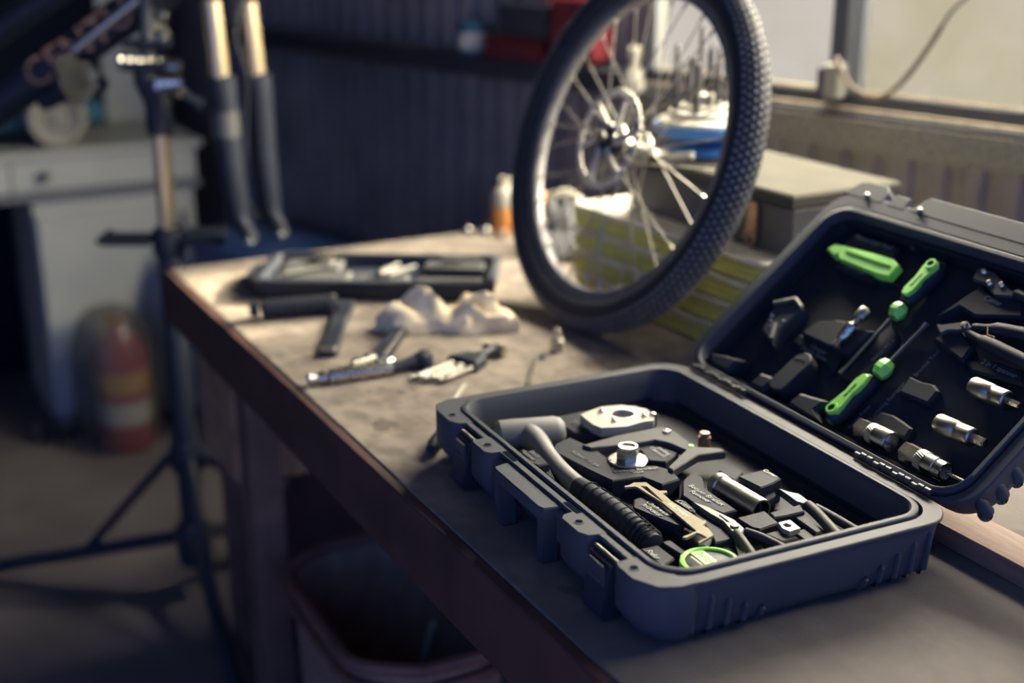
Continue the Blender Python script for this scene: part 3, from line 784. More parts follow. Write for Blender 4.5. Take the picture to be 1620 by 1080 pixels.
# red cylinder in a plastic bag, castors on the floor
ex = V((-1.19, 3.72, 0))
e = thing('fire_extinguisher', 'red cylinder with a yellow label standing in front of the grey cabinet', 'extinguisher', None, ex)
TE = Matrix.Translation(ex)
part(e, 'cylinder', MB().lathe([(0, .0), (.075, 0), (.08, .015), (.08, .30), (.065, .345), (.03, .365), (.025, .39), (0, .39)], 28, TE), RED)
part(e, 'paper_label', MB().lathe([(.0805, .19), (.081, .19), (.081, .255), (.0805, .255)], 28, TE), YEL)
part(e, 'white_label', MB().lathe([(.0805, .09), (.081, .09), (.081, .16), (.0805, .16)], 28, TE), LABELW)
part(e, 'valve', MB().box(ex.x - .03, ex.x + .03, ex.y - .012, ex.y + .012, .385, .405, .003).box(ex.x - .045, ex.x + .02, ex.y - .01, ex.y + .01, .413, .425, .003).rod((ex.x, ex.y, .39), (ex.x, ex.y, .42), .01, 8), YEL)
BAGM = mat('dark_plastic_film', (.07, .075, .085), .3, alpha=.5)
def bagp(r, h):
    return (r, h)
m = MB().lathe([(.105, .002), (.125, .03), (.128, .2), (.12, .33), (.10, .40), (.07, .435), (.03, .45), (.0, .452)], 28, Matrix.Translation(ex + V((-.025, 0, 0))), cap=False,
               wob=lambda a: .035 * math.sin(7 * a) + .02 * math.sin(13 * a + 1))
solo('plastic_bag', 'thin dark see-through plastic bag over the red cylinder', 'bag', m, BAGM, None, ex)
for i, (x, y) in enumerate(((-1.47, 3.73), (-1.42, 3.76), (-1.375, 3.79))):
    e = thing('castor', ['dark castor on the floor nearest the cabinet opening', 'dark castor between two others below the cabinet door', 'dark castor closest to the bagged red cylinder'][i], 'castor', None, (x, y, 0), 'castors below the cabinet')
    part(e, 'castor_wheel', MB().lathe([(0, -.01), (.022, -.01), (.025, -.006), (.025, .006), (.022, .01), (0, .01)], 16, Matrix.Translation((x, y, .025)) @ Matrix.Rotation(R(90), 4, 'Y')), KD)
    part(e, 'fork', MB().box(x - .015, x + .015, y - .015, y + .02, .052, .064, .003).rod((x, y, .05), (x, y, .075), .007, 8), FRAME_D)

# navy storage bin by the wall behind the bench end
e = thing('storage_bin', 'dark blue plastic storage bin against the wall behind the bench end', 'bin', FW, (1.95, .17, 0))
part(e, 'bin_body', MB().loops([rrect(1.74, 2.20, .03, .30, .03, 0), rrect(1.72, 2.22, .01, .32, .03, .60)]), NAVY)
part(e, 'bin_lid', MB().loops([rrect(1.71, 2.23, .0, .33, .03, .601), rrect(1.71, 2.23, .0, .33, .03, .63), rrect(1.73, 2.21, .02, .31, .03, .65)]), NAVY)

# ------------------------------------------------------------------ repair stand
sx, sy = -.757, 2.78
e = thing('repair_stand', 'black bicycle repair stand with tripod legs and a gold upper tube', 'repair stand', None, (sx, sy, 0))
part(e, 'main_tube', MB().lathe([(0, .10), (.027, .10), (.027, .86), (.024, .865), (0, .866)], 20, at(sx, sy, 0)), KD)
part(e, 'upper_tube', MB().rod((sx, sy, .866), (sx + .002, sy, 1.155), .0185, 18), STAN, 'gold telescopic tube')
hub = part(e, 'leg_hub', MB().lathe([(.0275, .10), (.04, .10), (.042, .115), (.042, .19), (.036, .2), (.0275, .2)], 18, at(sx, sy, 0)), KD)
sl = part(e, 'slider', MB().lathe([(.0275, .34), (.038, .34), (.04, .35), (.04, .40), (.036, .41), (.0275, .41)], 18, at(sx, sy, 0)), KD)
part(sl, 'slider_knob', MB().rod((sx + .03, sy - .02, .375), (sx + .075, sy - .05, .375), .012, 10), KD)
for a in (172, 52, 292):
    ca, sa = math.cos(R(a)), math.sin(R(a))
    p = lambda d, z: (sx + ca * d, sy + sa * d, z)
    lg = part(e, 'leg', MB().tube([p(.04, .16), p(.60, .025)], .017, 10), KD)
    part(lg, 'rubber_foot', MB().tube([p(.58, .03), p(.62, .018)], .018, 10), RUB)
    part(e, 'strut', MB().tube([p(.035, .375), p(.27, .115)], .011, 8), KD)
cl = part(e, 'height_clamp', MB().lathe([(.0245, .855), (.034, .855), (.036, .87), (.036, .905), (.03, .915), (.019, .916)], 16, at(sx, sy, 0)), KD)
part(cl, 'clamp_lever', MB().tube([(sx + .03, sy - .02, .885), (sx + .07, sy - .03, .892), (sx + .13, sy - .02, .89)], [.012, .011, .009], 8), KD)
tr = part(e, 'tool_tray', MB().box(sx - .14, sx - .03, sy - .05, sy + .05, .885, .893, .002), KD)
part(e, 'tray_bracket', MB().box(sx + .03, sx + .12, sy - .03, sy + .08, .893, .899, .002), KD)
part(tr, 'tray_rim', MB().tube([(sx - .14, sy - .05, .895), (sx - .145, sy, .895), (sx - .14, sy + .05, .895)], .006, 6).tube([(sx - .14, sy - .05, .895), (sx - .04, sy - .05, .895)], .006, 6), KD)
hd = part(e, 'clamp_head', MB().lathe([(.0188, 1.12), (.026, 1.12), (.028, 1.13), (.028, 1.19), (.022, 1.20), (0, 1.2)], 16, at(sx + .002, sy, 0)).tube([(sx, sy, 1.19), (sx - .015, sy, 1.235), (sx - .02, sy, 1.265)], [.026, .03, .024], 10), KD)
part(hd, 'clamp_jaw', MB().box(sx - .055, sx + .035, sy - .03, sy + .03, 1.255, 1.275, .006).box(sx - .055, sx + .035, sy - .03, sy + .03, 1.302, 1.318, .006), KD)
part(hd, 'clamp_screw', MB().rod((sx + .0, sy - .03, 1.225), (sx + .07, sy - .05, 1.215), .010, 8), DSTEEL)
part(hd, 'crank_arm', MB().tube([(sx + .06, sy - .05, 1.225), (sx + .085, sy - .06, 1.205), (sx + .11, sy - .06, 1.19)], [.012, .009, .013], 8), KD)

# ------------------------------------------------------------------ bicycle hung on the stand
bk = thing('mountain_bike', 'black mountain bike frame with gold fork stanchions clamped in the repair stand', 'bicycle', None, (-.75, 2.8, 0))
A_, B_ = V((-1.235, 2.85, 1.103)), V((-.60, 2.84, 1.508))
dt = part(bk, 'down_tube', MB().tube([A_, A_.lerp(B_, .5), B_], [.046, .043, .043], 20, flat=1.0), KD)
dxy = (B_ - A_).normalized()
tn = V((0, -1, 0))
ty = tn.cross(dxy).normalized()
TT = frame(A_.lerp(B_, .50) + V((0, -.0442, 0)), dxy, ty, -dxy.cross(ty) * -1)
text(dt, 'CENTU', .085, TT, LETTER, ext=.0012)
part(bk, 'seat_stay', MB().tube([(-.93, 2.80, 1.292), (-.765, 2.80, 1.412)], .012, 12), SATIN)
part(bk, 'top_tube', MB().tube([(-1.30, 2.92, 1.22), (-1.09, 2.92, 1.35), (-.8, 2.9, 1.52)], .03, 14), KD)
part(bk, 'seat_post', MB().tube([(-.772, 2.79, 1.265), (-.76, 2.79, 1.46)], .0155, 12), DSTEEL)
rs = part(bk, 'rear_shock', MB().tube([(-.83, 2.78, 1.275), (-.70, 2.77, 1.262)], .016, 12), SATIN)
for k in range(5):
    part(rs, 'spring_coil', MB().ring([(.018, -.003), (.021, 0), (.018, .003), (.016, 0)], 16, ax((-.82 + k * .02, 2.779, 1.274 - k * .002), (-.80 + k * .02, 2.778, 1.272 - k * .002))), STEEL)
part(bk, 'brake_caliper', MB().box(-.745, -.69, 2.735, 2.765, 1.215, 1.245, .006).rod((-.70, 2.735, 1.222), (-.685, 2.72, 1.215), .011, 10), STEEL)
TCS = ax((-.925, 2.76, 1.235), (-.60, 2.72, 1.33))
for k in range(6):
    r_ = .055 - k * .005
    part(bk, 'cog', MB().lathe([(r_ * .72, k * .008), (r_, k * .008), (r_, k * .008 + .002), (r_ * .72, k * .008 + .002), (r_ * .72, k * .008)], 36, TCS, cap=False, wob=lambda a: .03 * math.sin(18 * a)), DSTEEL)
part(bk, 'freehub', MB().lathe([(0, -.03), (.022, -.03), (.022, .05), (.012, .058), (0, .058)], 18, TCS), KD)
for k, (x, y, z) in enumerate(((-.735, 2.80, 1.365), (-.755, 2.80, 1.345), (-.74, 2.80, 1.32), (-.762, 2.8, 1.383), (-.725, 2.79, 1.262))):
    part(bk, 'pivot_bolt', MB().lathe([(0, -.012), (.011, -.012), (.013, -.006), (.013, .006), (.009, .012), (0, .012)], 12, Matrix.Translation((x, y, z)) @ Matrix.Rotation(R(70), 4, 'X')), STEEL)
part(bk, 'linkage', MB().tube([(-.80, 2.81, 1.30), (-.735, 2.81, 1.33), (-.745, 2.81, 1.40)], [.013, .016, .012], 8), DSTEEL)
part(bk, 'chain_guide', MB().tube([(-1.02, 2.83, 1.18), (-.95, 2.82, 1.215), (-.87, 2.80, 1.225)], [.02, .026, .016], 10), KD)
fk = part(bk, 'fork_crown', MB().tube([(-.645, 2.73, 1.43), (-.60, 2.80, 1.45), (-.55, 2.87, 1.43)], [.032, .036, .032], 12), KD)
def stan(x0, y0, z0, x1, z1, x2, z2):
    part(bk, 'fork_stanchion', MB().rod((x0, y0, z0), (x1, y0, z1), .0205, 16), STAN)
    pth = [(x1, y0, z1), (x1 + .001, y0, z1 - .004), (x1 + .002, y0, z1 - .03), (x1 + .004, y0, z1 - .035), (x1 + (x2 - x1) * .5, y0, (z1 + z2) / 2), (x2, y0, z2 + .05), (x2 + .004, y0, z2 + .02)]
    lw = part(bk, 'fork_lower', MB().tube(pth, [.024, .031, .031, .029, .028, .026, .018], 16), KD)
    part(lw, 'dropout', MB().tube([(x2 + .002, y0 - .005, z2 + .045), (x2 + .018, y0 - .008, z2 + .015), (x2 + .034, y0 - .01, z2 - .012)], [.021, .017, .012], 10), KD)
    part(lw, 'axle_bolt', MB().rod((x2 + .022, y0 - .022, z2 - .004), (x2 + .032, y0 - .026, z2 - .014), .008, 10), STEEL)
    part(lw, 'seal_ring', MB().ring([(.021, -.004), (.033, -.004), (.033, .006), (.021, .006)], 20, at(x1, y0, z1 - .008)), KD)
stan(-.619, 2.75, 1.40, -.612, 1.245, -.594, .905)
stan(-.564, 2.85, 1.39, -.555, 1.238, -.543, .895)
part(bk, 'fork_decal', MB().lathe([(.0305, 1.12), (.0312, 1.12), (.0312, 1.175), (.0305, 1.175)], 18, at(-.6075, 2.75, 0)), DSTEEL)
part(bk, 'brake_hose', MB().tube(smooth_path([(-.56, 2.84, 1.42), (-.585, 2.80, 1.33), (-.565, 2.80, 1.24), (-.575, 2.80, 1.12), (-.585, 2.78, 1.0), (-.56, 2.80, .93)]), .0035, 6), KD)

# ------------------------------------------------------------------ front wheel on the bench
WR, TR = .3184, .0275
yaw, lean = R(209.5), R(19.1)
nz = V((math.cos(yaw) * math.cos(lean), math.sin(yaw) * math.cos(lean), math.sin(lean)))
nx = V((-math.sin(yaw), math.cos(yaw), 0))
ny = nz.cross(nx)
wc = V((.1917, 2.1608, .9 + (WR - TR) * math.cos(lean) + TR + .0025))
FWH = frame(wc, nx, ny, nz)
wh = thing('bicycle_wheel', 'mountain bike wheel with knobbly tyre and brake disc leaning on the bench', 'wheel', FWH, (0, 0, 0))
RC = WR - TR
prof = [(RC + TR * math.cos(R(a)) * (1.0 if math.cos(R(a)) > -.5 else 1), TR * math.sin(R(a))) for a in range(-140, 141, 20)]
ty_ = part(wh, 'tyre', MB().ring(prof + [(RC - TR * .6, 0)], 96), RUB)
m = MB()
ang = 0
for i in range(150):
    a = 2 * math.pi * i / 150
    for j, lat in enumerate((-66, -47, -28, -9, 9, 28, 47, 66)):
        aa = a + (.5 if j % 2 else 0) * 2 * math.pi / 150
        la = R(lat)
        T = Matrix.Rotation(aa, 4, 'Z') @ Matrix.Translation((RC, 0, 0)) @ Matrix.Rotation(-la, 4, 'Y') @ Matrix.Translation((TR, 0, 0))
        m.box(-.002, .0026, -.0036, .0036, -.0032, .0032, 0, T)
part(ty_, 'tread_knobs', m, mat('tread_rubber', (.12, .12, .12), .75, var=.2, scale=60), kind='stuff', smooth=0)
RI = .252
part(wh, 'rim', MB().ring([(RI, -.010), (RI - .003, -.006), (RI - .003, .006), (RI, .010), (RI + .017, .0125), (RI + .019, .011), (RI + .019, -.011), (RI + .017, -.0125)], 96), mat('rim_alloy', (.13, .13, .135), .5, .2))
hb = part(wh, 'hub_shell', MB().lathe([(0, -.048), (.012, -.048), (.014, -.036), (.029, -.032), (.029, -.028), (.014, -.02), (.012, 0), (.015, .018), (.031, .024), (.031, .028), (.020, .031), (.020, .036), (0, .036)], 28), SATIN)
part(wh, 'axle_end', MB().lathe([(0, -.075), (.009, -.075), (.010, -.048), (0, -.048)], 16), STEEL)
part(wh, 'axle_end', MB().lathe([(0, .037), (.0105, .037), (.0105, .056), (.007, .058), (0, .058)], 16), STEEL)
lv = part(wh, 'quick_release_lever', MB().tube([(.0, -.004, -.078), (.03, .004, -.084), (.075, .014, -.082)], [.009, .0085, .006], 10, flat=.6).lathe([(0, -.088), (.012, -.088), (.012, -.074), (0, -.074)], 14), ALU)
NS = 32
for i in range(NS):
    a = 2 * math.pi * i / NS
    side = 1 if i % 2 else -1
    k = (i // 2) % 2
    ha = a + (1 if k else -1) * R(62)
    zf = .026 * side
    p0 = V((.027 * math.cos(ha), .027 * math.sin(ha), zf))
    p1 = V(((RI - .002) * math.cos(a), (RI - .002) * math.sin(a), .002 * side))
    s = part(wh, 'spoke', MB().rod(p0, p1, .00125, 6), SATIN)
    part(s, 'nipple', MB().tube([p1.lerp(p0, .055), p1], .0024, 8), STEEL)
# brake disc
ZR = .0385
RR = .085
hole_ring = []
def wavy(r, amp, n, k, ph=0):
    return [(r * (1 + amp * math.cos(k * 2 * math.pi * i / n + ph)) * math.cos(2 * math.pi * i / n), r * (1 + amp * math.cos(k * 2 * math.pi * i / n + ph)) * math.sin(2 * math.pi * i / n)) for i in range(n)]
outer = wavy(RR, .016, 216, 36)
inner = wavy(RR * .845, .014, 216, 36, math.pi)
slots = []
for k in range(24):
    a = 2 * math.pi * k / 24
    slots.append(circ(RR * .925 * math.cos(a), RR * .925 * math.sin(a), .0026, 8))
dsc = part(wh, 'brake_disc', MB().prism(outer, ZR, ZR + .0022, holes=[inner] + slots), DISC)
for k in range(6):
    a = 2 * math.pi * k / 6 + .3
    p0 = (.022 * math.cos(a - .5), .022 * math.sin(a - .5), ZR + .001)
    p1 = (RR * .84 * math.cos(a), RR * .84 * math.sin(a), ZR + .001)
    part(dsc, 'disc_arm', MB().tube([p0, V(p0).lerp(V(p1), .5), p1], [.006, .0035, .005], 8), DISC)
    part(dsc, 'disc_bolt', MB().lathe([(0, ZR + .002), (.0048, ZR + .002), (.0048, ZR + .0075), (.003, ZR + .009), (0, ZR + .009)], 10, Matrix.Translation((.022 * math.cos(a), .022 * math.sin(a), 0))), STEEL)
part(dsc, 'disc_carrier', MB().ring([(.014, ZR - .001), (.029, ZR - .001), (.029, ZR + .003), (.014, ZR + .003)], 36), KD)

# ------------------------------------------------------------------ things lying on the far part of the bench (bench frame)
# open black tool tray
TTx = at(.312, .320, 0, 59)
e = thing('tool_tray', 'open black plastic tool tray lying across the far end of the bench', 'tool tray', FB @ TTx, (0, 0, 0))
m = MB().loops([rrect(-.215, .215, -.095, .095, .02, 0), rrect(-.22, .22, -.10, .10, .02, .004), rrect(-.225, .225, -.105, .105, .02, .036), rrect(-.222, .222, -.102, .102, .02, .038),
                rrect(-.210, .210, -.09, .09, .016, .038), rrect(-.205, .205, -.085, .085, .016, .014)])
part(e, 'tray_shell', m, KD)
for x0, x1, y0, y1 in ((-.19, -.05, -.075, -.01), (-.04, .06, -.075, -.03), (.075, .195, -.075, -.045), (-.19, -.08, .005, .075), (.08, .195, .02, .07)):
    part(e, 'tray_block', MB().box(x0, x1, y0, y1, .0145, .032, .004), BSTEEL)
part(e, 'carry_grip', MB().tube([(-.225, -.05, .02), (-.245, -.045, .02), (-.245, .045, .02), (-.225, .05, .02)], .009, 8), KD)
solo('silver_ring_nut', 'silver ring nut in the black tool tray nearest its far edge', 'nut', MB().ring([(.009, .033), (.019, .033), (.019, .046), (.009, .046)], 20, at(-.115, .055, 0)), STEEL, FB @ TTx, (-.115, .055, .033))
for i, (x, y, a, nm) in enumerate(((-.14, -.04, 40, 'left'), (.02, -.02, 70, 'middle'), (.045, -.03, 55, 'middle'), (.15, .05, 10, 'right'))):
    a_ = R(a)
    d_ = V((math.cos(a_), math.sin(a_), 0)) * .038
    c_ = V((x, y, .04))
    solo('chrome_bit', ['short chrome bit on the left block of the black tool tray', 'steep chrome bit in the middle of the black tool tray', 'slanted chrome bit beside another in the tray middle', 'chrome bit at the right end of the black tool tray'][i], 'bit',
         MB().tube([c_ - d_, c_ + d_ * .1, c_ + d_ * .12, c_ + d_], [.006, .006, .004, .004], 8), DSTEEL, FB @ TTx, c_ - V((0, 0, .006)))

def lying(name, label, cat, a, b, prof, material, z, n=14):
    a, b = V((a[0], a[1], z)), V((b[0], b[1], z))
    L = (b - a).length
    m = MB().lathe([(r, h * L) for r, h in prof], n, ax(a, b))
    return solo(name, label, cat, m, material, FB, a - V((0, 0, z)))

e = thing('rubber_grip', 'black ribbed rubber handlebar grip lying at the bench corner', 'grip', FB, (.42, .04, 0))
g0, g1 = V((.405, .045, .018)), V((.435, .185, .018))
prof = []
for k in range(15):
    t = k / 14
    prof += [(.0165 + (.001 if k % 2 else 0), .1 + .8 * t)]
L_ = (g1 - g0).length
part(e, 'grip_sleeve', MB().lathe([(0, 0.06 * L_)] + [(r, h * L_) for r, h in prof] + [(0, .92 * L_)], 18, ax(g0, g1)), RUB)
part(e, 'lock_ring', MB().lathe([(0, .93 * L_), (.0178, .93 * L_), (.0178, 1.0 * L_), (0, 1.0 * L_)], 18, ax(g0, g1)), DSTEEL)
part(e, 'end_plug', MB().lathe([(0, -.06 * L_), (.010, -.06 * L_), (.0125, .0), (.0125, .05 * L_), (0, .05 * L_)], 14, ax(g0, g1)), KD)

def bar(name, label, cat, a, b, w, h, material, tipmat=None):
    a, b = V((a[0], a[1], 0)), V((b[0], b[1], 0))
    d = (b - a).normalized()
    F2 = FB @ frame(a, d, ZA.cross(d), ZA)
    L = (b - a).length
    e = thing(name, label, cat, F2, (0, 0, 0))
    return e, L
e, L = bar('tyre_lever', 'flat dark tyre lever lying towards the bench edge beside the grip', 'tyre lever', (.655, .085), (.40, .215), .03, .01, KD)
part(e, 'lever_blade', MB().prism([(0, -.013), (.01, -.016), (L * .5, -.014), (L, -.017), (L, .017), (L * .5, .014), (.01, .016), (0, .013)], 0, .011, .003), KD)
part(e, 'lever_tip', MB().prism([(-.003, -.012), (.016, -.014), (.016, .014), (-.003, .012)], .0112, .014, .001), SATIN)
e, L = bar('paint_scraper', 'dark flat-handled scraper with its blade hidden under the white rag', 'scraper', (.745, .125), (.56, .265), .03, .01, KD)
part(e, 'handle', MB().prism([(0, -.012), (.02, -.015), (L * .7, -.012), (L, -.02), (L, .02), (L * .7, .012), (.02, .015), (0, .012)], 0, .016, .004), KD)
part(e, 'steel_spine', MB().prism([(.02, -.015), (L * .8, -.013), (L * .8, -.008), (.02, -.010)], .0162, .018, .0005), SATIN)
# crumpled rag
m = MB()
NU, NV = 34, 16
vs, fs = [], []
rn = random.Random(11)
ph = [rn.random() * 6.28 for _ in range(12)]
for i in range(NU):
    for j in range(NV + 1):
        a = 2 * math.pi * i / NU
        t = j / NV
        ct = math.cos(t * math.pi / 2)
        rr = (.098 if abs(math.cos(a)) > 0 else .09)
        wob = 1 + .20 * math.sin(3 * a + ph[0]) + .14 * math.sin(7 * a + 5 * t + ph[1]) + .06 * math.sin(13 * a - 9 * t + ph[2])
        x = .105 * ct ** .6 * math.cos(a) * wob
        y = .045 * ct ** .6 * math.sin(a) * wob
        dip = 1 - .55 * math.exp(-((x - .015) / .022) ** 2)
        z = .052 * math.sin(t * math.pi / 2) ** .8 * dip * (1 + .26 * math.sin(60 * x + 3 * math.sin(50 * y) + ph[3]) + .18 * math.sin(110 * y + 40 * x + ph[4]))
        vs.append((x, y, max(z, 0) + .0005))
for i in range(NU):
    for j in range(NV):
        a, b = i * (NV + 1) + j, ((i + 1) % NU) * (NV + 1) + j
        fs.append((a, b, b + 1, a + 1))
fs.append(tuple(i * (NV + 1) for i in range(NU))[::-1])
m.add(vs, fs, at(.60, .315, 0, 62))
solo('crumpled_rag', 'crumpled off-white rag in the middle of the bench behind the tools', 'rag', m, RAG, FB, (.60, .315, 0))

# ratchet with chrome handle
a, b = V((.765, .012, .011)), V((.777, .145, .011))
e = thing('ratchet', 'chrome and black ratchet handle lying parallel to the bench end', 'ratchet', FB, (.77, .08, 0))
T = ax(a, b)
L = (b - a).length
part(e, 'handle_ring', MB().lathe([(0, 0), (.007, 0), (.0095, .004), (.007, .012), (.006, .016), (.0095, .022), (.0095, .030), (.006, .034), (0, .034)], 16, T), STEEL)
part(e, 'handle', MB().lathe([(0, .034), (.010, .034), (.0115, .04), (.0115, L - .02), (.009, L), (0, L)], 16, T), STEEL)
part(e, 'black_neck', MB().tube([(.777, .142, .011), (.776, .162, .012), (.774, .185, .014)], [.009, .008, .011], 10), KD)
hd = part(e, 'ratchet_head', MB().lathe([(0, .002), (.014, .002), (.016, .006), (.016, .02), (.013, .024), (0, .024)], 18, at(.773, .20, 0)), KD)
part(hd, 'direction_switch', MB().lathe([(0, .0245), (.007, .0245), (.007, .03), (0, .03)], 12, at(.773, .20, 0)), STEEL)
part(e, 'side_socket', MB().tube([(.765, .085, .025), (.755, .125, .026)], [.006, .007], 10), STEEL)
# second black and chrome multi tool behind
e = thing('adjustable_spanner', 'small dark adjustable spanner with bright jaw beside the ratchet head', 'spanner', FB, (.74, .12, 0))
part(e, 'spanner_body', MB().prism([(.735, .07), (.742, .068), (.735, .13), (.722, .15), (.708, .145), (.715, .12)], .0, .010, .002), DSTEEL)
part(e, 'spanner_jaw', MB().prism([(.735, .132), (.742, .15), (.730, .17), (.722, .16), (.728, .15)], .0005, .009, .002), STEEL)

# fan of hex keys in a holder
e = thing('hex_key_set', 'folding hex key set with a fan of bright keys on the bench', 'hex keys', FB, (.82, .24, 0))
base_p = V((.808, .245, .010))
dirv = (V((.845, .158, 0)) - V((.808, .245, 0))).normalized()
sidev = V((-dirv.y, dirv.x, 0))
for k in range(6):
    o_ = sidev * ((k - 2.5) * .0098)
    q0 = base_p + o_ + V((0, 0, (k % 2) * .004 - .004))
    q1 = q0 + dirv * (.085 - .005 * k)
    part(e, 'hex_key', MB().tube([q0, q1], .0044, 6), STEEL)
part(e, 'holder', MB().prism([base_p + sidev * .03 - dirv * .005, base_p - sidev * .03 - dirv * .005, base_p - sidev * .018 - dirv * .045, base_p + sidev * .018 - dirv * .045], 0, .018, .004), KD)
part(e, 'holder_neck', MB().tube([base_p - dirv * .044, base_p - dirv * .085 + V((0, 0, .002))], [.009, .007], 10), KD)
hb_ = base_p - dirv * .09
part(e, 'chrome_head', MB().tube([hb_ + sidev * .018, hb_ - sidev * .005], .009, 10).tube([hb_ - sidev * .006, hb_ - sidev * .026], .006, 10), STEEL)
# single hex key and a cap
e = solo('hex_key', 'single bent steel hex key lying in front of the wheel', 'hex key', MB().tube(smooth_path([(.925, .303, .003), (.88, .333, .003), (.838, .361, .003), (.829, .366, .003), (.824, .374, .003), (.826, .386, .004)], 3), .0036, 6), STEEL, FB, (.88, .333, 0))
e = thing('threaded_cap', 'small upright chrome threaded cap on the bench under the tyre', 'cap', FB, (.80, .424, 0))
part(e, 'cap_body', MB().lathe([(0, 0), (.011, 0), (.011, .020), (.009, .022), (.009, .026), (0, .026)], 16, at(.80, .424, 0)), SATIN)
part(e, 'cap_stem', MB().lathe([(0, .0262), (.005, .0262), (.006, .036), (.003, .04), (0, .04)], 12, at(.80, .424, 0)), STEEL)
solo('steel_rod', 'thin pale steel rod lying behind the corner of the open tool case', 'rod', MB().tube([(.881, .218, .004), (.972, .140, .004)], .004, 8), ALU, FB, (.92, .18, 0))
e = thing('black_knob', 'black tool handle end beside the latched side of the tool case', 'handle', FB, (1.07, .085, 0))
part(e, 'knob_handle', MB().tube([(1.09, .066, .010), (1.082, .075, .011), (1.055, .10, .011), (1.04, .115, .009)], [.006, .0105, .0105, .006], 12), KD)

# gloves and small bottles at the back of the bench
e = thing('work_glove', 'crumpled grey work glove with an orange cuff behind the wheel', 'glove', FB, (.25, .74, 0))
m = MB()
vs, fs = [], []
for i in range(20):
    for j in range(9):
        a = 2 * math.pi * i / 20
        t = j / 8
        ct = math.cos(t * math.pi / 2) ** .7
        w_ = 1 + .15 * math.sin(4 * a + 2) + .08 * math.sin(9 * a + 4 * t)
        vs.append((.25 + .055 * ct * math.cos(a) * w_, .74 + .055 * ct * math.sin(a) * w_, .11 * math.sin(t * math.pi / 2) * (1 + .1 * math.sin(5 * a))))
for i in range(20):
    for j in range(8):
        a, b = i * 9 + j, ((i + 1) % 20) * 9 + j
        fs.append((a, b, b + 1, a + 1))
m.add(vs, fs)
part(e, 'glove_palm', m, GLOVE)
for k in range(4):
    y = .70 + k * .022
    part(e, 'finger', MB().tube(smooth_path([(.27, y, .05), (.305, y - .01, .045), (.325, y - .012, .022), (.33, y - .013, .012)], 3), .011, 8), GLOVE)
part(e, 'cuff', MB().ring([(.022, 0), (.030, 0), (.032, .02), (.026, .02)], 18, Matrix.Translation((.232, .70, .105)) @ Matrix.Rotation(R(50), 4, 'X')), ORANGE)
part(e, 'pale_lining', MB().tube(smooth_path([(.21, .74, .105), (.235, .775, .118), (.27, .79, .10)], 3), .012, 8), CREAM)
e = thing('spray_bottle', 'small pale bottle with an orange band behind the tyre edge', 'bottle', FB, (0.03, .735, 0))
part(e, 'bottle_body', MB().lathe([(0, 0), (.026, 0), (.028, .006), (.028, .05), (.026, .055), (0, .055)], 18, at(0.03, .735, 0)), ORANGE)
part(e, 'bottle_top', MB().lathe([(.0, .0552), (.027, .0552), (.027, .085), (.018, .10), (.012, .104), (.012, .12), (0, .121)], 18, at(0.03, .735, 0)), CREAM)
for i, (x, y, r_) in enumerate(((.03, .645, .012), (.055, .675, .013), (.085, .70, .012))):
    m = MB().lathe([(0, 0), (r_, 0), (r_, r_ * 1.2), (r_ * .7, r_ * 1.6), (0, r_ * 1.7)], 12, at(x, y, 0))
    solo('small_cap', ['small bright bottle cap farthest from the wheel at the bench end', 'small bright bottle cap between two others at the bench end', 'small bright bottle cap closest to the tyre at the bench end'][i], 'cap', m, (STEEL, STEEL, COPPER)[i], FB, (x, y, 0), 'small caps at the bench end')

# ------------------------------------------------------------------ the open tool case
CU = V((.436, -.900, 0)).normalized()
CV = V((.900, .436, 0)).normalized()
CA = V((-.076, 1.563, .973))
FC = frame(V((CA.x, CA.y, .9)), CU, CV, ZA)                  # x along the latch side, y towards the hinge, z up from the bench
AL = R(39)
FL = frame(CA + CV * .353, CU, CV * math.cos(AL) + ZA * math.sin(AL), -CV * math.sin(AL) + ZA * math.cos(AL))   # lid: x along hinge, y up the lid, z out of it
RIM = .073
case = thing('tool_case', 'open black plastic bicycle tool case with moulded inserts on the bench', 'tool case', FC, (.26, .165, 0))

def shell(m, X0, X1, Y0, Y1, rim, s, depth, inner, floor, T=None):
    """outer box of a case half; s=+1 opens upwards"""
    ix0, ix1, iy0, iy1 = inner
    rr = lambda d, z, r: rrect(X0 + d, X1 - d, Y0 + d, Y1 - d, r, z, 8)
    ri = lambda d, z, r: rrect(ix0 + d, ix1 - d, iy0 + d, iy1 - d, r, z, 8)
    L = [rr(.045, rim - depth, .03), rr(.028, rim - depth + .001, .034), rr(.012, rim - depth + .012, .040), rr(.008, rim - depth + .022, .042), rr(.003, rim - .006, .042),
         rr(.0, rim - .0035, .042), rr(.0, rim - .001, .042), rr(.0012, rim, .041),
         ri(-.0112, rim, .040), ri(-.0110, rim - .010, .040), ri(-.0078, rim - .010, .039), ri(-.0076, rim + .0015, .039), ri(-.0060, rim + .0028, .038),
         ri(-.0012, rim + .0028, .034), ri(0, rim + .0015, .033), ri(.003, rim - .02, .032), ri(.006, floor + .002, .03), ri(.008, floor, .028)]
    m.loops(L, T=T)
    return m
base = part(case, 'base_shell', shell(MB(), -.019, .533, -.013, .352, RIM, 1, RIM, (.006, .507, .006, .325), .026), K)
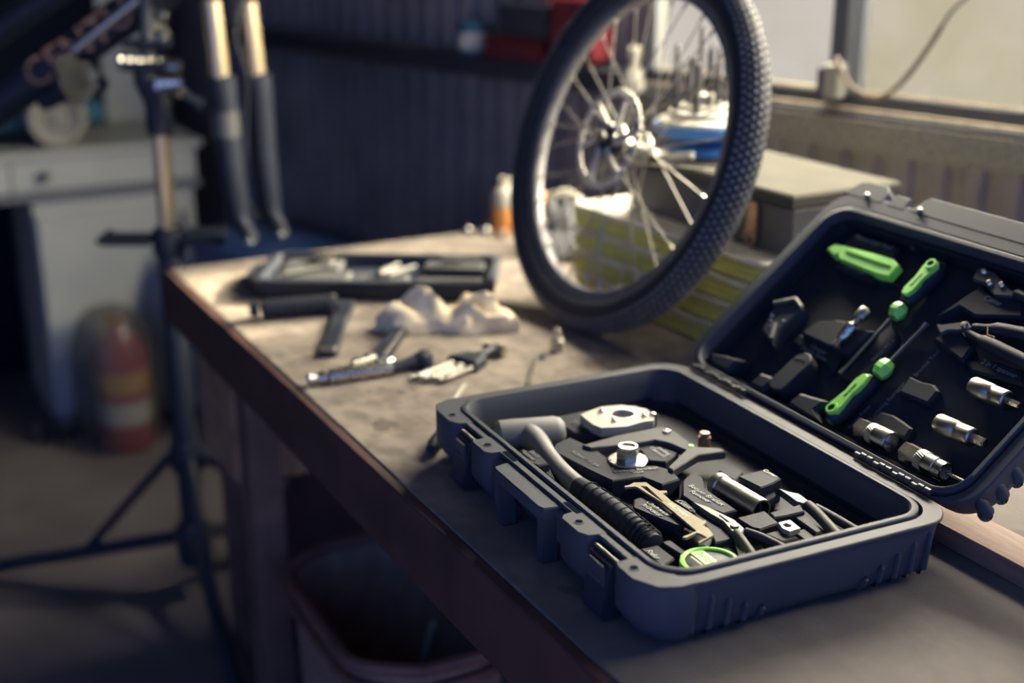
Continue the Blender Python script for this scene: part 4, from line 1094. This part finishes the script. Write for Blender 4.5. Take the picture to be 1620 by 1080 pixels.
# moulded buttresses, pin holes
def holes(parent, u, v, z):
    part(parent, 'pin_socket', MB().ring([(.0042, z - .001), (.0060, z - .001), (.0058, z + .0008), (.0044, z + .0008)], 16, at(u, v, 0)), K)
    part(parent, 'pin_hole', MB().lathe([(0, z + .0003), (.0046, z + .0003), (.0046, z + .0007), (0, z + .0007)], 14, at(u, v, 0)), CABD)
for pts, hu in (([(-.0185, .02), (-.0185, -.002), (-.010, -.020), (.012, -.029), (.052, -.029), (.066, -.022), (.070, -.010), (.070, .0)], .036),
                ([(.120, .0), (.120, -.026), (.124, -.030), (.160, -.030), (.168, -.024), (.171, .0)], .143),
                ([(.343, .0), (.346, -.024), (.354, -.030), (.390, -.030), (.402, -.024), (.407, .0)], .370),
                ([(.460, .0), (.462, -.026), (.468, -.030), (.498, -.030), (.524, -.016), (.5325, .004), (.5325, .02)], .481)):
    lo = [(x + (.006 if x < .2 and x < 0 else 0) - (.006 if x > .52 else 0), y * .72 + .003, .012) for x, y in pts]
    md = [(x, y, .030) for x, y in pts]
    hi = [(x, y, RIM - .0018) for x, y in pts]
    P2 = [V(p) for p in pts]
    if area(P2) < 0: P2 = P2[::-1]
    tp = [(p.x, p.y, RIM + .0002) for p in inset(P2, .0015)]
    if area([V(p) for p in pts]) < 0: tp = tp[::-1]
    b = part(base, 'buttress', MB().loops([lo, md, hi, tp]), K)
    holes(case, hu, -.017, RIM)
# latches
for u0, u1 in ((.0735, .1165), (.4105, .4565)):
    lt = part(case, 'latch', MB().loops([[(u0 + .004, -.020, .004), (u1 - .004, -.020, .004), (u1 - .004, -.034, .004), (u0 + .004, -.034, .004)],
                                          [(u0 + .004, -.016, .012), (u1 - .004, -.016, .012), (u1 - .004, -.038, .010), (u0 + .004, -.038, .010)],
                                          [(u0 + .002, -.012, .045), (u1 - .002, -.012, .045), (u1 - .002, -.030, .045), (u0 + .002, -.030, .045)],
                                          [(u0 + .002, -.012, .066), (u1 - .002, -.012, .066), (u1 - .002, -.027, .064), (u0 + .002, -.027, .064)]]), KD)
    part(lt, 'latch_rib', MB().box(u0 + .008, u1 - .008, -.0335, -.030, .040, .062, .001).box(u0 + .012, u1 - .012, -.0350, -.030, .044, .048, .001), K)
    part(lt, 'latch_pin', MB().rod((u0 + .001, -.020, .067), (u1 - .001, -.020, .067), .0022, 8), SATIN)
# carrying handle
hn = part(case, 'handle', MB().prism([(.192, -.012), (.196, -.033), (.204, -.036), (.312, -.036), (.320, -.033), (.324, -.012)], .056, RIM - .003, .0015)
          .loops([[(.200, -.014, .002), (.214, -.014, .002), (.214, -.032, .002), (.200, -.032, .002)], [(.196, -.014, .057), (.206, -.014, .057), (.206, -.035, .057), (.196, -.035, .057)]])
          .loops([[(.302, -.014, .002), (.316, -.014, .002), (.316, -.032, .002), (.302, -.032, .002)], [(.310, -.014, .057), (.320, -.014, .057), (.320, -.035, .057), (.310, -.035, .057)]]), K)
for u0 in (.174, .326):
    part(base, 'handle_boss', MB().box(u0, u0 + .016, -.020, -.0, .030, RIM - .005, .002), K)
    part(base, 'rim_slot', MB().box(u0 - .004, u0 + .026, -.0105, -.003, RIM - .002, RIM + .0005, .0002), CABD)
# side ribs towards the camera
for k in range(5):
    for v0, sgn in ((.022, 1), (.316, -1)):
        v = v0 + sgn * k * .0205
        top = .062 - k * .0085
        zs = [top, top - .004, .5 * (top + .016), .016, .008]
        part(base, 'rib', MB().tube([(.5285, v, zs[0]), (.5285, v, zs[1]), (.5255, v, zs[2]), (.5235, v, zs[3]), (.517, v, zs[4])], [.0008, .0030, .0038, .0042, .0030], 8), K)
# hinge knuckles
for u0, n_ in ((.022, 12), (.363, 12)):
    for k in range(n_):
        u = u0 + k * .0104
        part(case, 'hinge_knuckle', MB().rod((u, .3535, RIM + .0052 + (.0015 if k % 3 else -.001)), (u + .0078, .3535, RIM + .0052 + (.0015 if k % 3 else -.001)), .0036, 10), DSTEEL)

# base insert
ins = part(case, 'base_insert', MB().loops([rrect(.016, .497, .016, .315, .024, .0265, 6), rrect(.0155, .4975, .0155, .3155, .024, .032, 6), rrect(.020, .493, .020, .311, .022, .032, 6), rrect(.021, .492, .021, .310, .022, .0285, 6)]), KI)
part(ins, 'insert_edge', MB().loops([rrect(.0095, .5035, .0095, .3215, .027, .0262, 6), rrect(.009, .504, .009, .322, .027, .036, 6), rrect(.012, .501, .012, .319, .025, .036, 6), rrect(.012, .501, .012, .319, .025, .0262, 6)], False, False), KI)
def pad(key, z0=.0286, ch=.0016, parent=None, table=None, name='insert_pad'):
    z, p = (table or BASE)[key]
    return part(parent or ins, name, MB().prism(p, z0, z, ch), KI)
for k_ in ('big_block', 'hex_pad', 'clamp_pad', 'gold_pad', 'gold_step', 'plateau', 'name_pad', 'plier_pad', 'plier_ramp', 'cube_pad', 'cube_foot', 'rear_pad', 'mid_pad', 'mid_bar', 'front_pad', 'blade_pad', 'label_pad', 'holder_pad', 'holder_strip', 'hammer_pad', 'hammer_ramp'):
    pad(k_)
TX = BASE['texts'][1]
for s, (u, v), z, sz, rot in (('Shock\nHammer', (.158, .034), .0562, .0085, 0), ('15.0mm / 15 1/4', (.187, .0905), .0522, .0075, 6), ('Linking\nCassette', (.206, .187), .0502, .0085, 0),
                              ('Bottom Bracket\nTool', (.246, .128), .0522, .0075, 75), ('Chainwear\nIndicator', (.342, .0945), .0512, .0085, 4), ('Cutter', (.344, .131), .0502, .0080, 4),
                              ('Bottom Bracket\nRemover', (.327, .168), .0462, .0085, 4), ('Cutter', (.331, .257), .0582, .0075, 4), ('Ruler', (.420, .044), .0442, .0090, 0), ('Headset\nPress', (.077, .140), .0472, .0070, 0)):
    text(ins, s, sz * 1.12, at(u, v, z, rot), mat('embossed_glint', (.15, .155, .155), .4) if 'embossed_glint' not in MATS else MATS['embossed_glint'], 'embossed_text', .0007)  # same plastic as the insert, paled so the letters seem to glint

# ---- lid
lidm = FC.inverted() @ FL
def lpart(parent, name, m, material, label=None, smooth=.65):
    m.v = [lidm @ v for v in m.v]
    return part(parent, name, m, material, label, smooth=smooth)
lid = lpart(case, 'lid_shell', shell(MB(), -.019, .533, .002, .352, 0, 1, .055, (.004, .506, .014, .318), -.042), K)
for pts in ([(-.012, .345), (.004, .371), (.020, .376), (.055, .376), (.066, .366), (.068, .345)], [(.080, .345), (.082, .366), (.110, .366), (.114, .345)],
            [(.124, .345), (.132, .368), (.140, .376), (.390, .376), (.398, .366), (.402, .345)], [(.416, .345), (.418, .366), (.452, .366), (.455, .345)], [(.464, .345), (.470, .372), (.505, .376), (.525, .362), (.531, .345)]):
    lpart(lid, 'front_tab', MB().prism(pts, -.030, .0005, .0014), K)
for u in (.037, .143, .370, .481):
    lpart(case, 'locating_pin', MB().lathe([(0, 0), (.0042, 0), (.0040, .004), (.002, .006), (0, .0062)], 12, at(u, .350, .0004)), SATIN)
for k in range(12):
    q = .030 + k * .0255
    lpart(lid, 'rib', MB().tube([(.5235, q, -.012), (.5235, q, -.022), (.5230, q, -.036), (.5165, q, -.046), (.506, q, -.0525)], [.002, .0075, .0085, .0085, .004], 12), K)
    lpart(lid, 'rib', MB().tube([(-.0125, q, -.018), (-.0125, q, -.026), (-.012, q, -.038), (-.004, q, -.048)], [.002, .006, .007, .005], 10), K)
lins = lpart(case, 'lid_insert', MB().loops([rrect(.013, .497, .023, .309, .022, -.0415, 6), rrect(.013, .497, .023, .309, .022, -.034, 6), rrect(.018, .492, .028, .304, .02, -.032, 6)]), KI)
lpart(lins, 'insert_edge', MB().loops([rrect(.0105, .4995, .0205, .3115, .026, -.0415, 6), rrect(.0095, .5005, .0195, .3125, .026, -.012, 6), rrect(.013, .497, .023, .309, .024, -.012, 6), rrect(.014, .496, .024, .308, .024, -.034, 6)], False, False), KI)
for k_ in ('text_pad_a', 'text_pad_b', 'top_pad', 'slope_pad', 'centre_pad', 'centre_front', 'hinge_pad_a', 'hinge_pad_b', 'hinge_pad_c', 'screw_bar', 'right_pad_a', 'right_pad_b', 'plier_plate_a', 'plier_plate_b', 'plier_plate_c'):
    z, p = LID[k_]
    p = [(min(max(a, .0145), .496), min(max(b, .0195 if k_.startswith('hinge') else .026), .310)) for a, b in p]
    lpart(lins, 'insert_pad', MB().prism(p, -.033, z, .0055 if k_.startswith('hinge') else .0032), KI)
for u, q in ((.0150, .2906), (.0325, .2989), (.17, .2994)):
    lpart(lins, 'insert_stud', MB().lathe([(0, 0), (.0045, 0), (.004, .004), (0, .005)], 12, at(u, q, -.012)), KI)
EMB = MATS['embossed_glint']
for s, u, q, z, sz, rot in (('Master Link Tool', .097, .292, -.0158, .0095, 0), ('Tyre Lever', .108, .243, -.0158, .0090, -2), ('Chopper\nSmoky Spoke', .158, .112, -.0238, .0085, -2),
                            ('Cutter', .338, .266, -.0158, .0090, -4), ('2 in 1 spanner', .415, .186, -.0198, .0085, -2), ('Bottom Bracket Tool', .312, .148, -.0318, .0075, 90), ('Lockring Remover', .307, .095, -.0318, .0075, 90),
                            ('Phillips No 2', .250, .150, -.0218, .0065, 88), ('Crank Puller', .290, .060, -.0318, .0070, 90)):
    t = text(lins, s, sz * 1.12, lidm @ at(u, q, z, rot), EMB, 'embossed_text', .0007)

# ------------------------------------------------------------------ tools in the base
G_ = 'tools in the case'
def tool(name, label, cat, key_c, z=.0286, F=None):
    return thing(name, label, cat, F or FC, (key_c[0], key_c[1], z))
# hammer
(h0, h1) = BASE['hammer_head'][1]
e = tool('hammer', 'black rubber hammer with ribbed grip lying in the case base', 'hammer', h0)
a, b = V((.066, .030, .046)), V((.0865, .116, .046))
L = (b - a).length
part(e, 'hammer_head', MB().lathe([(0, 0), (.017, 0), (.0205, .004), (.021, .02), (.0205, L - .012), (.018, L - .004), (.013, L), (0, L)], 28, ax(a, b)), HAM)
hp = smooth_path([(.080, .068, .046), (.110, .068, .046), (.150, .0625, .044), (.194, .058, .042), (.236, .0575, .041)], 5)
part(e, 'shaft', MB().tube(hp, [.020, .019, .0175, .0165, .0155] + [.0150, .0140, .0132, .0126, .0122] + [.0118] * (len(hp) - 10), 16), HAM)
gp = smooth_path([(.234, .0575, .041), (.286, .0605, .041), (.34, .0615, .041), (.378, .060, .041), (.396, .060, .040)], 6)
n_ = len(gp)
gr = part(e, 'grip', MB().tube(gp, [.0125 + .0022 * math.sin(math.pi * min(1, i / (n_ * .75))) + (-.004 if i == n_ - 1 else 0) for i in range(n_)], 18), RUB)
for k in range(12):
    i = 3 + k * (n_ - 6) / 12
    p = gp[int(i)].lerp(gp[min(int(i) + 1, n_ - 1)], i - int(i))
    d = (gp[min(int(i) + 1, n_ - 1)] - gp[int(i)]).normalized()
    part(gr, 'grip_rib', MB().ring([(.0142, -.0012), (.0156, 0), (.0142, .0012), (.013, 0)], 20, ax(p, p + d)), RUB)
part(gr, 'grip_seam', MB().tube([p + V((0, .006, .0135)) for p in gp[3:-4]], .0008, 6), CABD)
# clamp plate
z, p = BASE['clamp_plate']
hc = BASE['plate_hole'][1]
e = tool('headset_clamp', 'silvery machined clamp plate with a round hole in the case base', 'clamp', hc[0])
part(e, 'plate', MB().prism(p, z - .0125, z, holes=[circ(hc[0][0], hc[0][1], .0145, 28)]), ALU)
part(e, 'hole_rim', MB().ring([(.0143, z - .0005), (.0175, z - .0005), (.0172, z + .0008), (.0147, z + .0008)], 28, at(hc[0][0], hc[0][1], 0)), STEEL)
for u, v in BASE['plate_screws'][1]:
    part(e, 'screw', MB().lathe([(0, z), (.0038, z), (.0036, z + .0035), (.002, z + .0045), (0, z + .0045)], 12, at(u, v, 0)), STEEL)
# forked flat tool
z, p = BASE['fork_tool']
e = tool('forked_wrench', 'flat black forked wrench around the hexagonal pad in the case base', 'wrench', centroid(p))
part(e, 'wrench_body', MB().prism(p, z - .010, z, .0012), BSTEEL)
part(e, 'silver_screw', MB().lathe([(0, z), (.0055, z), (.005, z + .003), (0, z + .004)], 14, at(.1672, .2195, 0)), STEEL)
part(e, 'green_ring', MB().lathe([(0, z), (.003, z), (.003, z + .0012), (0, z + .0012)], 12, at(.218, .2225, 0)), GREEN)
# flanged bottom bracket socket
u, v = .2154, .1341
e = tool('flanged_socket', 'shiny flanged hexagonal socket standing in the case base', 'socket', (u, v))
T = at(u, v, 0)
part(e, 'flange', MB().lathe([(0, .0522), (.0240, .0522), (.0245, .0535), (.023, .055), (.0175, .0555), (0, .0555)], 40, T), STEEL)
part(e, 'hex_body', MB().loops([[(x, y, .0555) for x, y in circ(0, 0, .0140, 6)], [(x, y, .0675) for x, y in circ(0, 0, .0140, 6)], [(x, y, .0690) for x, y in circ(0, 0, .0124, 6)]], T=T @ Matrix.Rotation(.3, 4, 'Z')), STEEL, smooth=.3)
part(e, 'top_collar', MB().ring([(.0088, .0690), (.0122, .0690), (.0118, .0722), (.0092, .0722)], 24, T), STEEL)
part(e, 'bore', MB().lathe([(0, .0692), (.0090, .0692), (.0090, .0698), (0, .0698)], 18, T), COPPER)
# copper bolt
u, v = .18, .2681
e = tool('steel_bolt', 'short reddish steel stud by the hinge wall of the case base', 'stud', (u, v))
part(e, 'stud_body', MB().lathe([(0, .029), (.008, .029), (.008, .046), (0, .046)], 6, at(u, v, 0)), COPPER)
part(e, 'stud_top', MB().lathe([(0, .0462), (.0065, .0462), (.006, .052), (0, .053)], 14, at(u, v, 0)), COPPER)
# chain wear gauge
z, p = BASE['gold']
e = tool('chain_gauge', 'long flat champagne coloured chain gauge with a triangular slot and hooks', 'chain gauge', centroid(p))
g_ = part(e, 'gauge_plate', MB().prism(p, z - .0028, z, holes=[BASE['gold_slot'][1]]), GOLD)
text(g_, 'BIRZMAN', .0085, at(.362, .1108, z + .0002, 2), PRINT_PALE, 'printed_text', .0001)
# needle nose pliers
z, p = BASE['plier_jaw']
e = tool('needle_nose_pliers', 'grey needle nose pliers with thin handles in the case base', 'pliers', centroid(p))
part(e, 'jaws', MB().prism(p, z - .008, z, .0012), DSTEEL)
part(e, 'jaw_slot', MB().prism([(.385, .1487), (.402, .1475), (.404, .1495), (.386, .1500)], z, z + .0004), CABD)
part(e, 'pivot', MB().lathe([(0, z), (.005, z), (.0045, z + .002), (0, z + .0025)], 12, at(.415, .1485, 0)), DSTEEL)
part(e, 'handle', MB().tube(smooth_path([(.424, .1444, .049), (.4384, .1408, .049), (.4756, .1314, .046), (.488, .128, .044)], 4), .0052, 10), BSTEEL)
part(e, 'handle', MB().tube(smooth_path([(.4253, .1556, .049), (.4441, .1637, .049), (.4742, .1738, .046), (.489, .178, .044)], 4), .0046, 10), BSTEEL)
# cutters at the hinge side
z, p = BASE['cut_jaw']
e = tool('cable_cutter', 'dark cable cutter with one long handle near the hinge wall', 'cutter', centroid(p))
part(e, 'jaw', MB().prism(p, z - .008, z, .0015), DSTEEL)
part(e, 'handle', MB().tube(smooth_path([(.398, .260, .046), (.4248, .2544, .046), (.4702, .2434, .044), (.486, .238, .042)], 4), [.0065] * 12 + [.005], 10), BSTEEL)
part(e, 'handle', MB().tube(smooth_path([(.402, .268, .043), (.435, .272, .042), (.480, .276, .040)], 4), .0055, 10), BSTEEL)
# round tube socket
a, b = V((.300, .2035, .044)), V((.382, .2085, .044))
L = (b - a).length
e = tool('tube_socket', 'long satin steel tube socket lying in the middle of the case base', 'socket', a)
part(e, 'tube_body', MB().lathe([(.0125, .013), (.0135, .014), (.0135, L - .004), (.0128, L), (.0108, L), (.0108, L - .03), (.0108, L - .03), (0, L - .031)], 28, ax(a, b), cap=False), SATIN)
part(e, 'collar', MB().lathe([(0, 0), (.0130, 0), (.0148, .003), (.0148, .012), (.0125, .0145), (0, .0145)], 28, ax(a, b)), SATIN)
part(e, 'divider', MB().box(-.0008, .0008, -.0106, .0106, L - .028, L - .002, 0, ax(a, b)), KD)
# hex plate
z, p = BASE['hex_plate']
hx = BASE['hex_hole'][1]
solo('spoke_key', 'small silvery spoke key plate with a hexagonal hole in the case base', 'spoke key', MB().prism(p, z - .006, z, holes=[hx]), ALU, FC, (*centroid(p), .046))
# tape measure
u, v = .4655, .083
e = tool('tape_measure', 'round black tape measure with a bright green rim at the case corner', 'tape measure', (u, v))
T = at(u, v, 0)
part(e, 'case_body', MB().lathe([(0, .0288), (.029, .0288), (.0295, .031), (.0295, .046), (.026, .0485), (0, .0485)], 40, T), KD)
part(e, 'green_rim', MB().ring([(.0262, .0455), (.0305, .040), (.0312, .046), (.0305, .0505), (.0275, .0512), (.0258, .050)], 40, T), GREEN)
bd = part(e, 'green_band', MB().box(-.0262, .0262, -.0075, .0075, .0486, .0494, .0003, T), GREEN)
text(bd, 'birzman', .0125, T @ at(-.001, .001, .0496, 0), PRINT_DARK, 'printed_text', .0001)
part(bd, 'white_line', MB().box(-.019, .013, -.0112, -.0098, .0486, .0490, 0, T), PRINT_PALE)

# ------------------------------------------------------------------ tools in the lid
def ltool(name, label, cat, c, z=-.033, group=None):
    return thing(name, label, cat, FL, (c[0], c[1], z), group)
z, p = LID['lever']
e = ltool('tyre_lever', 'bright green plastic tyre lever clipped in the top of the lid', 'tyre lever', centroid(p))
part(e, 'lever_body', MB().prism(p, z - .012, z, .0022), GREEN)
part(e, 'lever_ridge', MB().prism([(.075, .2605), (.105, .2665), (.150, .2665), (.168, .2610), (.150, .2585), (.105, .2585)], z, z + .0022, .0018), GREEN)
def screwdriver(u, qe, qn, qb, qt, label, slant=0):
    d = 1 if qn > qe else -1
    e = ltool('screwdriver', label, 'screwdriver', (u, (qe + qn) / 2))
    L = abs(qn - qe)
    T = ax((u, qe, -.017), (u + slant * L, qn, -.017))
    part(e, 'sleeve', MB().lathe([(0, 0), (.008, .001), (.0125, .007), (.0140, L * .3), (.0115, L * .62), (.0125, L * .8), (.0095, L * .96), (.0085, L), (0, L)], 20, T), KD)
    poly = []
    for t, w in ((.06, .0), (.08, .005), (.15, .0100), (.28, .0104), (.42, .0086), (.54, .0072), (.66, .0082), (.80, .0086), (.92, .0056), (.95, 0)):
        poly.append((w, t))
    left = [(u + slant * t * L - w, qe + d * t * L) for w, t in poly]
    right = [(u + slant * t * L + w, qe + d * t * L) for w, t in poly[::-1]]
    pl = left + right[1:-1]
    hr = (u + slant * .17 * L, qe + d * .17 * L)
    ip = part(e, 'green_inlay', MB().prism(pl, -.012, -.0025, .0012), GREEN)
    part(ip, 'hang_hole_rim', MB().ring([(.0046, -.0028), (.0080, -.0028), (.0075, -.0004), (.0050, -.0004)], 20, at(hr[0], hr[1], 0)), GREEN)
    part(ip, 'hang_hole', MB().lathe([(0, -.0024), (.0048, -.0024), (.0048, -.0018), (0, -.0018)], 16, at(hr[0], hr[1], 0)), PRINT_DARK)
    text(ip, 'birzman', .0068, at(u + slant * .55 * L, qe + d * .58 * L, -.0023, 90), PRINT_DARK, 'printed_text', .0001)
    part(e, 'end_cap', MB().lathe([(0, -.001), (.0055, -.0005), (.0085, .004), (.0088, .008), (0, .008)], 18, T @ Matrix.Translation((0, 0, -.0015))), DGREEN)
    T2 = ax((u + slant * L, qn, -.017), (u + slant * L * 1.3, qb + d * .009, -.017))
    Lb = abs(qb + d * .009 - qn)
    part(e, 'green_collar', MB().lathe([(0, Lb * .2), (.0085, Lb * .2), (.0118, Lb * .45), (.0118, Lb * .7), (.008, Lb), (0, Lb)], 6, T2), GREEN, smooth=.3)
    part(e, 'blade', MB().tube([(u + slant * L * 1.2, qb, -.016), (u + slant * L * 1.2 + .002, qt - d * .012, -.016), (u + slant * L * 1.2 + .002, qt, -.016)], [.0024, .0024, .0036], 8, flat=.8), DSTEEL)
    return e
screwdriver(.2265, .292, .222, .206, .0945, 'green-handled screwdriver pointing down the lid, nearest the tyre lever')
screwdriver(.2745, .0295, .108, .128, .205, 'green-handled screwdriver pointing up the lid, beside the chrome sockets', .05)
# flat strap tool
a, b = LID['strap'][1]
e = ltool('rubber_strap_tool', 'rounded flat black tool between the moulded pads at the lid bottom', 'tool', centroid([a, b]))
cap = []
a2, b2 = V((.1675, .050, 0)), V((.1715, .080, 0))
for k in range(9):
    t = R(180 * k / 8)
    cap.append((b2.x + .0165 * math.cos(t), b2.y + .0165 * math.sin(t)))
for k in range(9):
    t = R(180 + 180 * k / 8)
    cap.append((a2.x + .0165 * math.cos(t), a2.y - .012 + .0165 * math.sin(t) * .5))
part(e, 'tool_body', MB().prism(cap, -.033, -.0035, .002), RUB)
part(e, 'embossed_mark', MB().box(.160, .178, .083, .085, -.0035, -.0029, .0002).box(.160, .1625, .080, .0845, -.0035, -.0029, .0002), K)
# chain rivet tool
z, p = LID['chain_tool']
e = ltool('chain_tool', 'dark chain rivet tool with bright edges at the left of the lid', 'chain tool', centroid(p))
part(e, 'tool_body', MB().prism(p, -.033, z, .003), BSTEEL)
part(e, 'top_bar', MB().tube([(.040, .1445, -.009), (.0695, .1640, -.009), (.088, .1565, -.010)], .0032, 8), DSTEEL)
for u, q in ((.052, .128), (.058, .120), (.066, .112), (.078, .128)):
    part(e, 'rivet', MB().lathe([(0, 0), (.003, 0), (.002, .002), (0, .0025)], 10, at(u, q, z)), STEEL)
part(e, 'threaded_pin', MB().rod((.072, .118, -.010), (.088, .095, -.010), .004, 10), DSTEEL)
# valve tool
e = ltool('spoke_tool', 'small chrome spoke tool with a knurled knob in the lid centre', 'spoke tool', (.189, .15), -.014)
a, b = V((.1928, .123, -.009)), V((.1895, .188, -.009))
L = (b - a).length
T = ax(a, b)
part(e, 'copper_tip', MB().lathe([(0, 0), (.004, 0), (.0045, .012), (0, .012)], 12, T), COPPER)
part(e, 'chrome_body', MB().lathe([(0, .012), (.006, .012), (.0085, .017), (.0085, .026), (.010, .028), (.010, .034), (.006, .037), (.004, .040), (0, .04)], 18, T), STEEL)
part(e, 'neck', MB().lathe([(0, .04), (.0035, .04), (.0032, .050), (0, .05)], 12, T), STEEL)
part(e, 'knurled_knob', MB().lathe([(0, .05), (.0075, .05), (.0085, .052), (.0085, L - .002), (.0075, L), (0, L)], 24, T, wob=lambda t: .05 * math.sin(12 * t)), SATIN)
# sockets
def splined(a, b, label, open_end):
    e = ltool('cassette_socket', label, 'socket', a, -.0285, 'cassette sockets in the lid')
    A, B = V((*a, -.0165)), V((*b, -.0165))
    L = (B - A).length
    T = ax(A, B)
    part(e, 'hex_end', MB().loops([[(x, y, 0) for x, y in circ(0, 0, .0118, 6)], [(x, y, .0008) for x, y in circ(0, 0, .0126, 6)], [(x, y, L * .36) for x, y in circ(0, 0, .0126, 6)], [(x, y, L * .38) for x, y in circ(0, 0, .0115, 6)]], T=T), STEEL, smooth=.3)
    m = MB()
    for k in range(28):
        t = 2 * math.pi * k / 28
        m.tube([(.0118 * math.cos(t), .0118 * math.sin(t), L * .385), (.0118 * math.cos(t + .25), .0118 * math.sin(t + .25), L * .56)], .0009, 4, T)
    kb = part(e, 'knurled_band', MB().lathe([(0, L * .38), (.0120, L * .385), (.0120, L * .56), (0, L * .565)], 28, T), SATIN)
    part(kb, 'knurling', m, SATIN, kind='stuff')
    if open_end:
        part(e, 'splined_end', MB().lathe([(.0105, L * .565), (.0128, L * .57), (.0128, L * .98), (.0122, L), (.0108, L), (.0105, L * .97), (.0105, L * .7), (0, L * .7)], 32, T, cap=False, wob=lambda t: .012 * math.sin(16 * t)), STEEL)
    else:
        part(e, 'smooth_end', MB().lathe([(.0105, L * .565), (.0120, L * .57), (.0124, L * .8), (.0112, L * .81), (.0112, L), (.0085, L), (.0085, L * .9), (0, L * .9)], 28, T, cap=False), STEEL)
        m = MB()
        for k in range(10):
            t = 2 * math.pi * k / 10
            m.box(-.0011, .0011, .0100, .0118, L * .82, L * .985, .0004, T @ Matrix.Rotation(t, 4, 'Z'))
        part(e, 'splines', m, STEEL, kind='stuff')
    return e
splined((.3180, .0425), (.3725, .0435), 'chrome cassette socket with a wide open end near the hinge', True)
splined((.3975, .0415), (.4630, .0410), 'chrome cassette socket with a guide pin at the lid corner', False)
solo('guide_pin', 'thin bright steel pin projecting from the cassette socket at the lid corner', 'pin', MB().rod((.464, .041, -.0165), (.4955, .0415, -.0165), .0022, 10), STEEL, FL, (.464, .041, -.019))
def bitsock(a, b, label, hexr):
    e = ltool('bit_socket', label, 'socket', a, -.0285, 'bit sockets in the lid')
    A, B = V((*a, -.0150)), V((*b, -.0150))
    L = (B - A).length
    T = ax(A, B)
    part(e, 'drive_end', MB().lathe([(0, .002), (.0085, .002), (.0090, 0), (.0112, 0), (.0118, .001), (.0118, L * .40), (.0108, L * .42), (.0108, L * .46), (.0112, L * .47), (.0112, L * .72), (.0095, L * .745), (0, L * .75)], 28, T), SATIN)
    part(e, 'hex_bit', MB().lathe([(0, L * .75), (hexr, L * .75), (hexr, L * .97), (hexr * .85, L), (0, L)], 6, T), STEEL, smooth=.3)
bitsock((.4080, .0905), (.4780, .0925), 'satin steel bit socket with a thick hexagonal bit in the lid', .0058)
bitsock((.4085, .1505), (.4780, .1510), 'satin steel bit socket with a thin hexagonal bit in the lid', .0040)
# cutters in the lid
z, p = LID['cutter_head']
p = [(min(a_, .40), min(b_, .303)) for a_, b_ in p]
e = ltool('wire_cutter', 'black wire cutter with two rivets at the upper right of the lid', 'cutter', centroid(p))
part(e, 'cutter_head', MB().prism(p, -.0155, z, .0015), BSTEEL)
for u, q in LID['cutter_screws'][1]:
    part(e, 'rivet', MB().lathe([(0, 0), (.0045, 0), (.003, .0028), (0, .0032)], 12, at(u, min(q, .298), z)), STEEL)
part(e, 'handle', MB().tube(smooth_path([(.362, .283, -.012), (.40, .279, -.012), (.46, .272, -.012), (.488, .266, -.012)], 4), .0065, 10), RUB)
z, p = LID['plier_head']
e = ltool('combination_pliers', 'black combination pliers with curved grips in the lid centre right', 'pliers', centroid(p))
part(e, 'plier_head', MB().prism(p, -.0155, z, .0015), BSTEEL)
part(e, 'pivot_screw', MB().lathe([(0, 0), (.0048, 0), (.0038, .0028), (0, .0032)], 14, at(.3361, .218, z)), STEEL)
part(e, 'handle', MB().tube(smooth_path([(.345, .212, -.014), (.375, .209, -.013), (.42, .205, -.012), (.46, .202, -.012), (.488, .20, -.013)], 4), [.005] * 4 + [.0085] * 13, 12, flat=.8), RUB)
part(e, 'handle', MB().tube(smooth_path([(.345, .222, -.014), (.375, .230, -.013), (.42, .236, -.012), (.46, .238, -.012), (.488, .236, -.013)], 4), [.005] * 4 + [.0085] * 13, 12, flat=.8), RUB)
part(e, 'spring', MB().tube([(.368, .226, -.009), (.376, .216, -.009), (.386, .217, -.009), (.388, .213, -.009)], .0012, 6), COPPER)
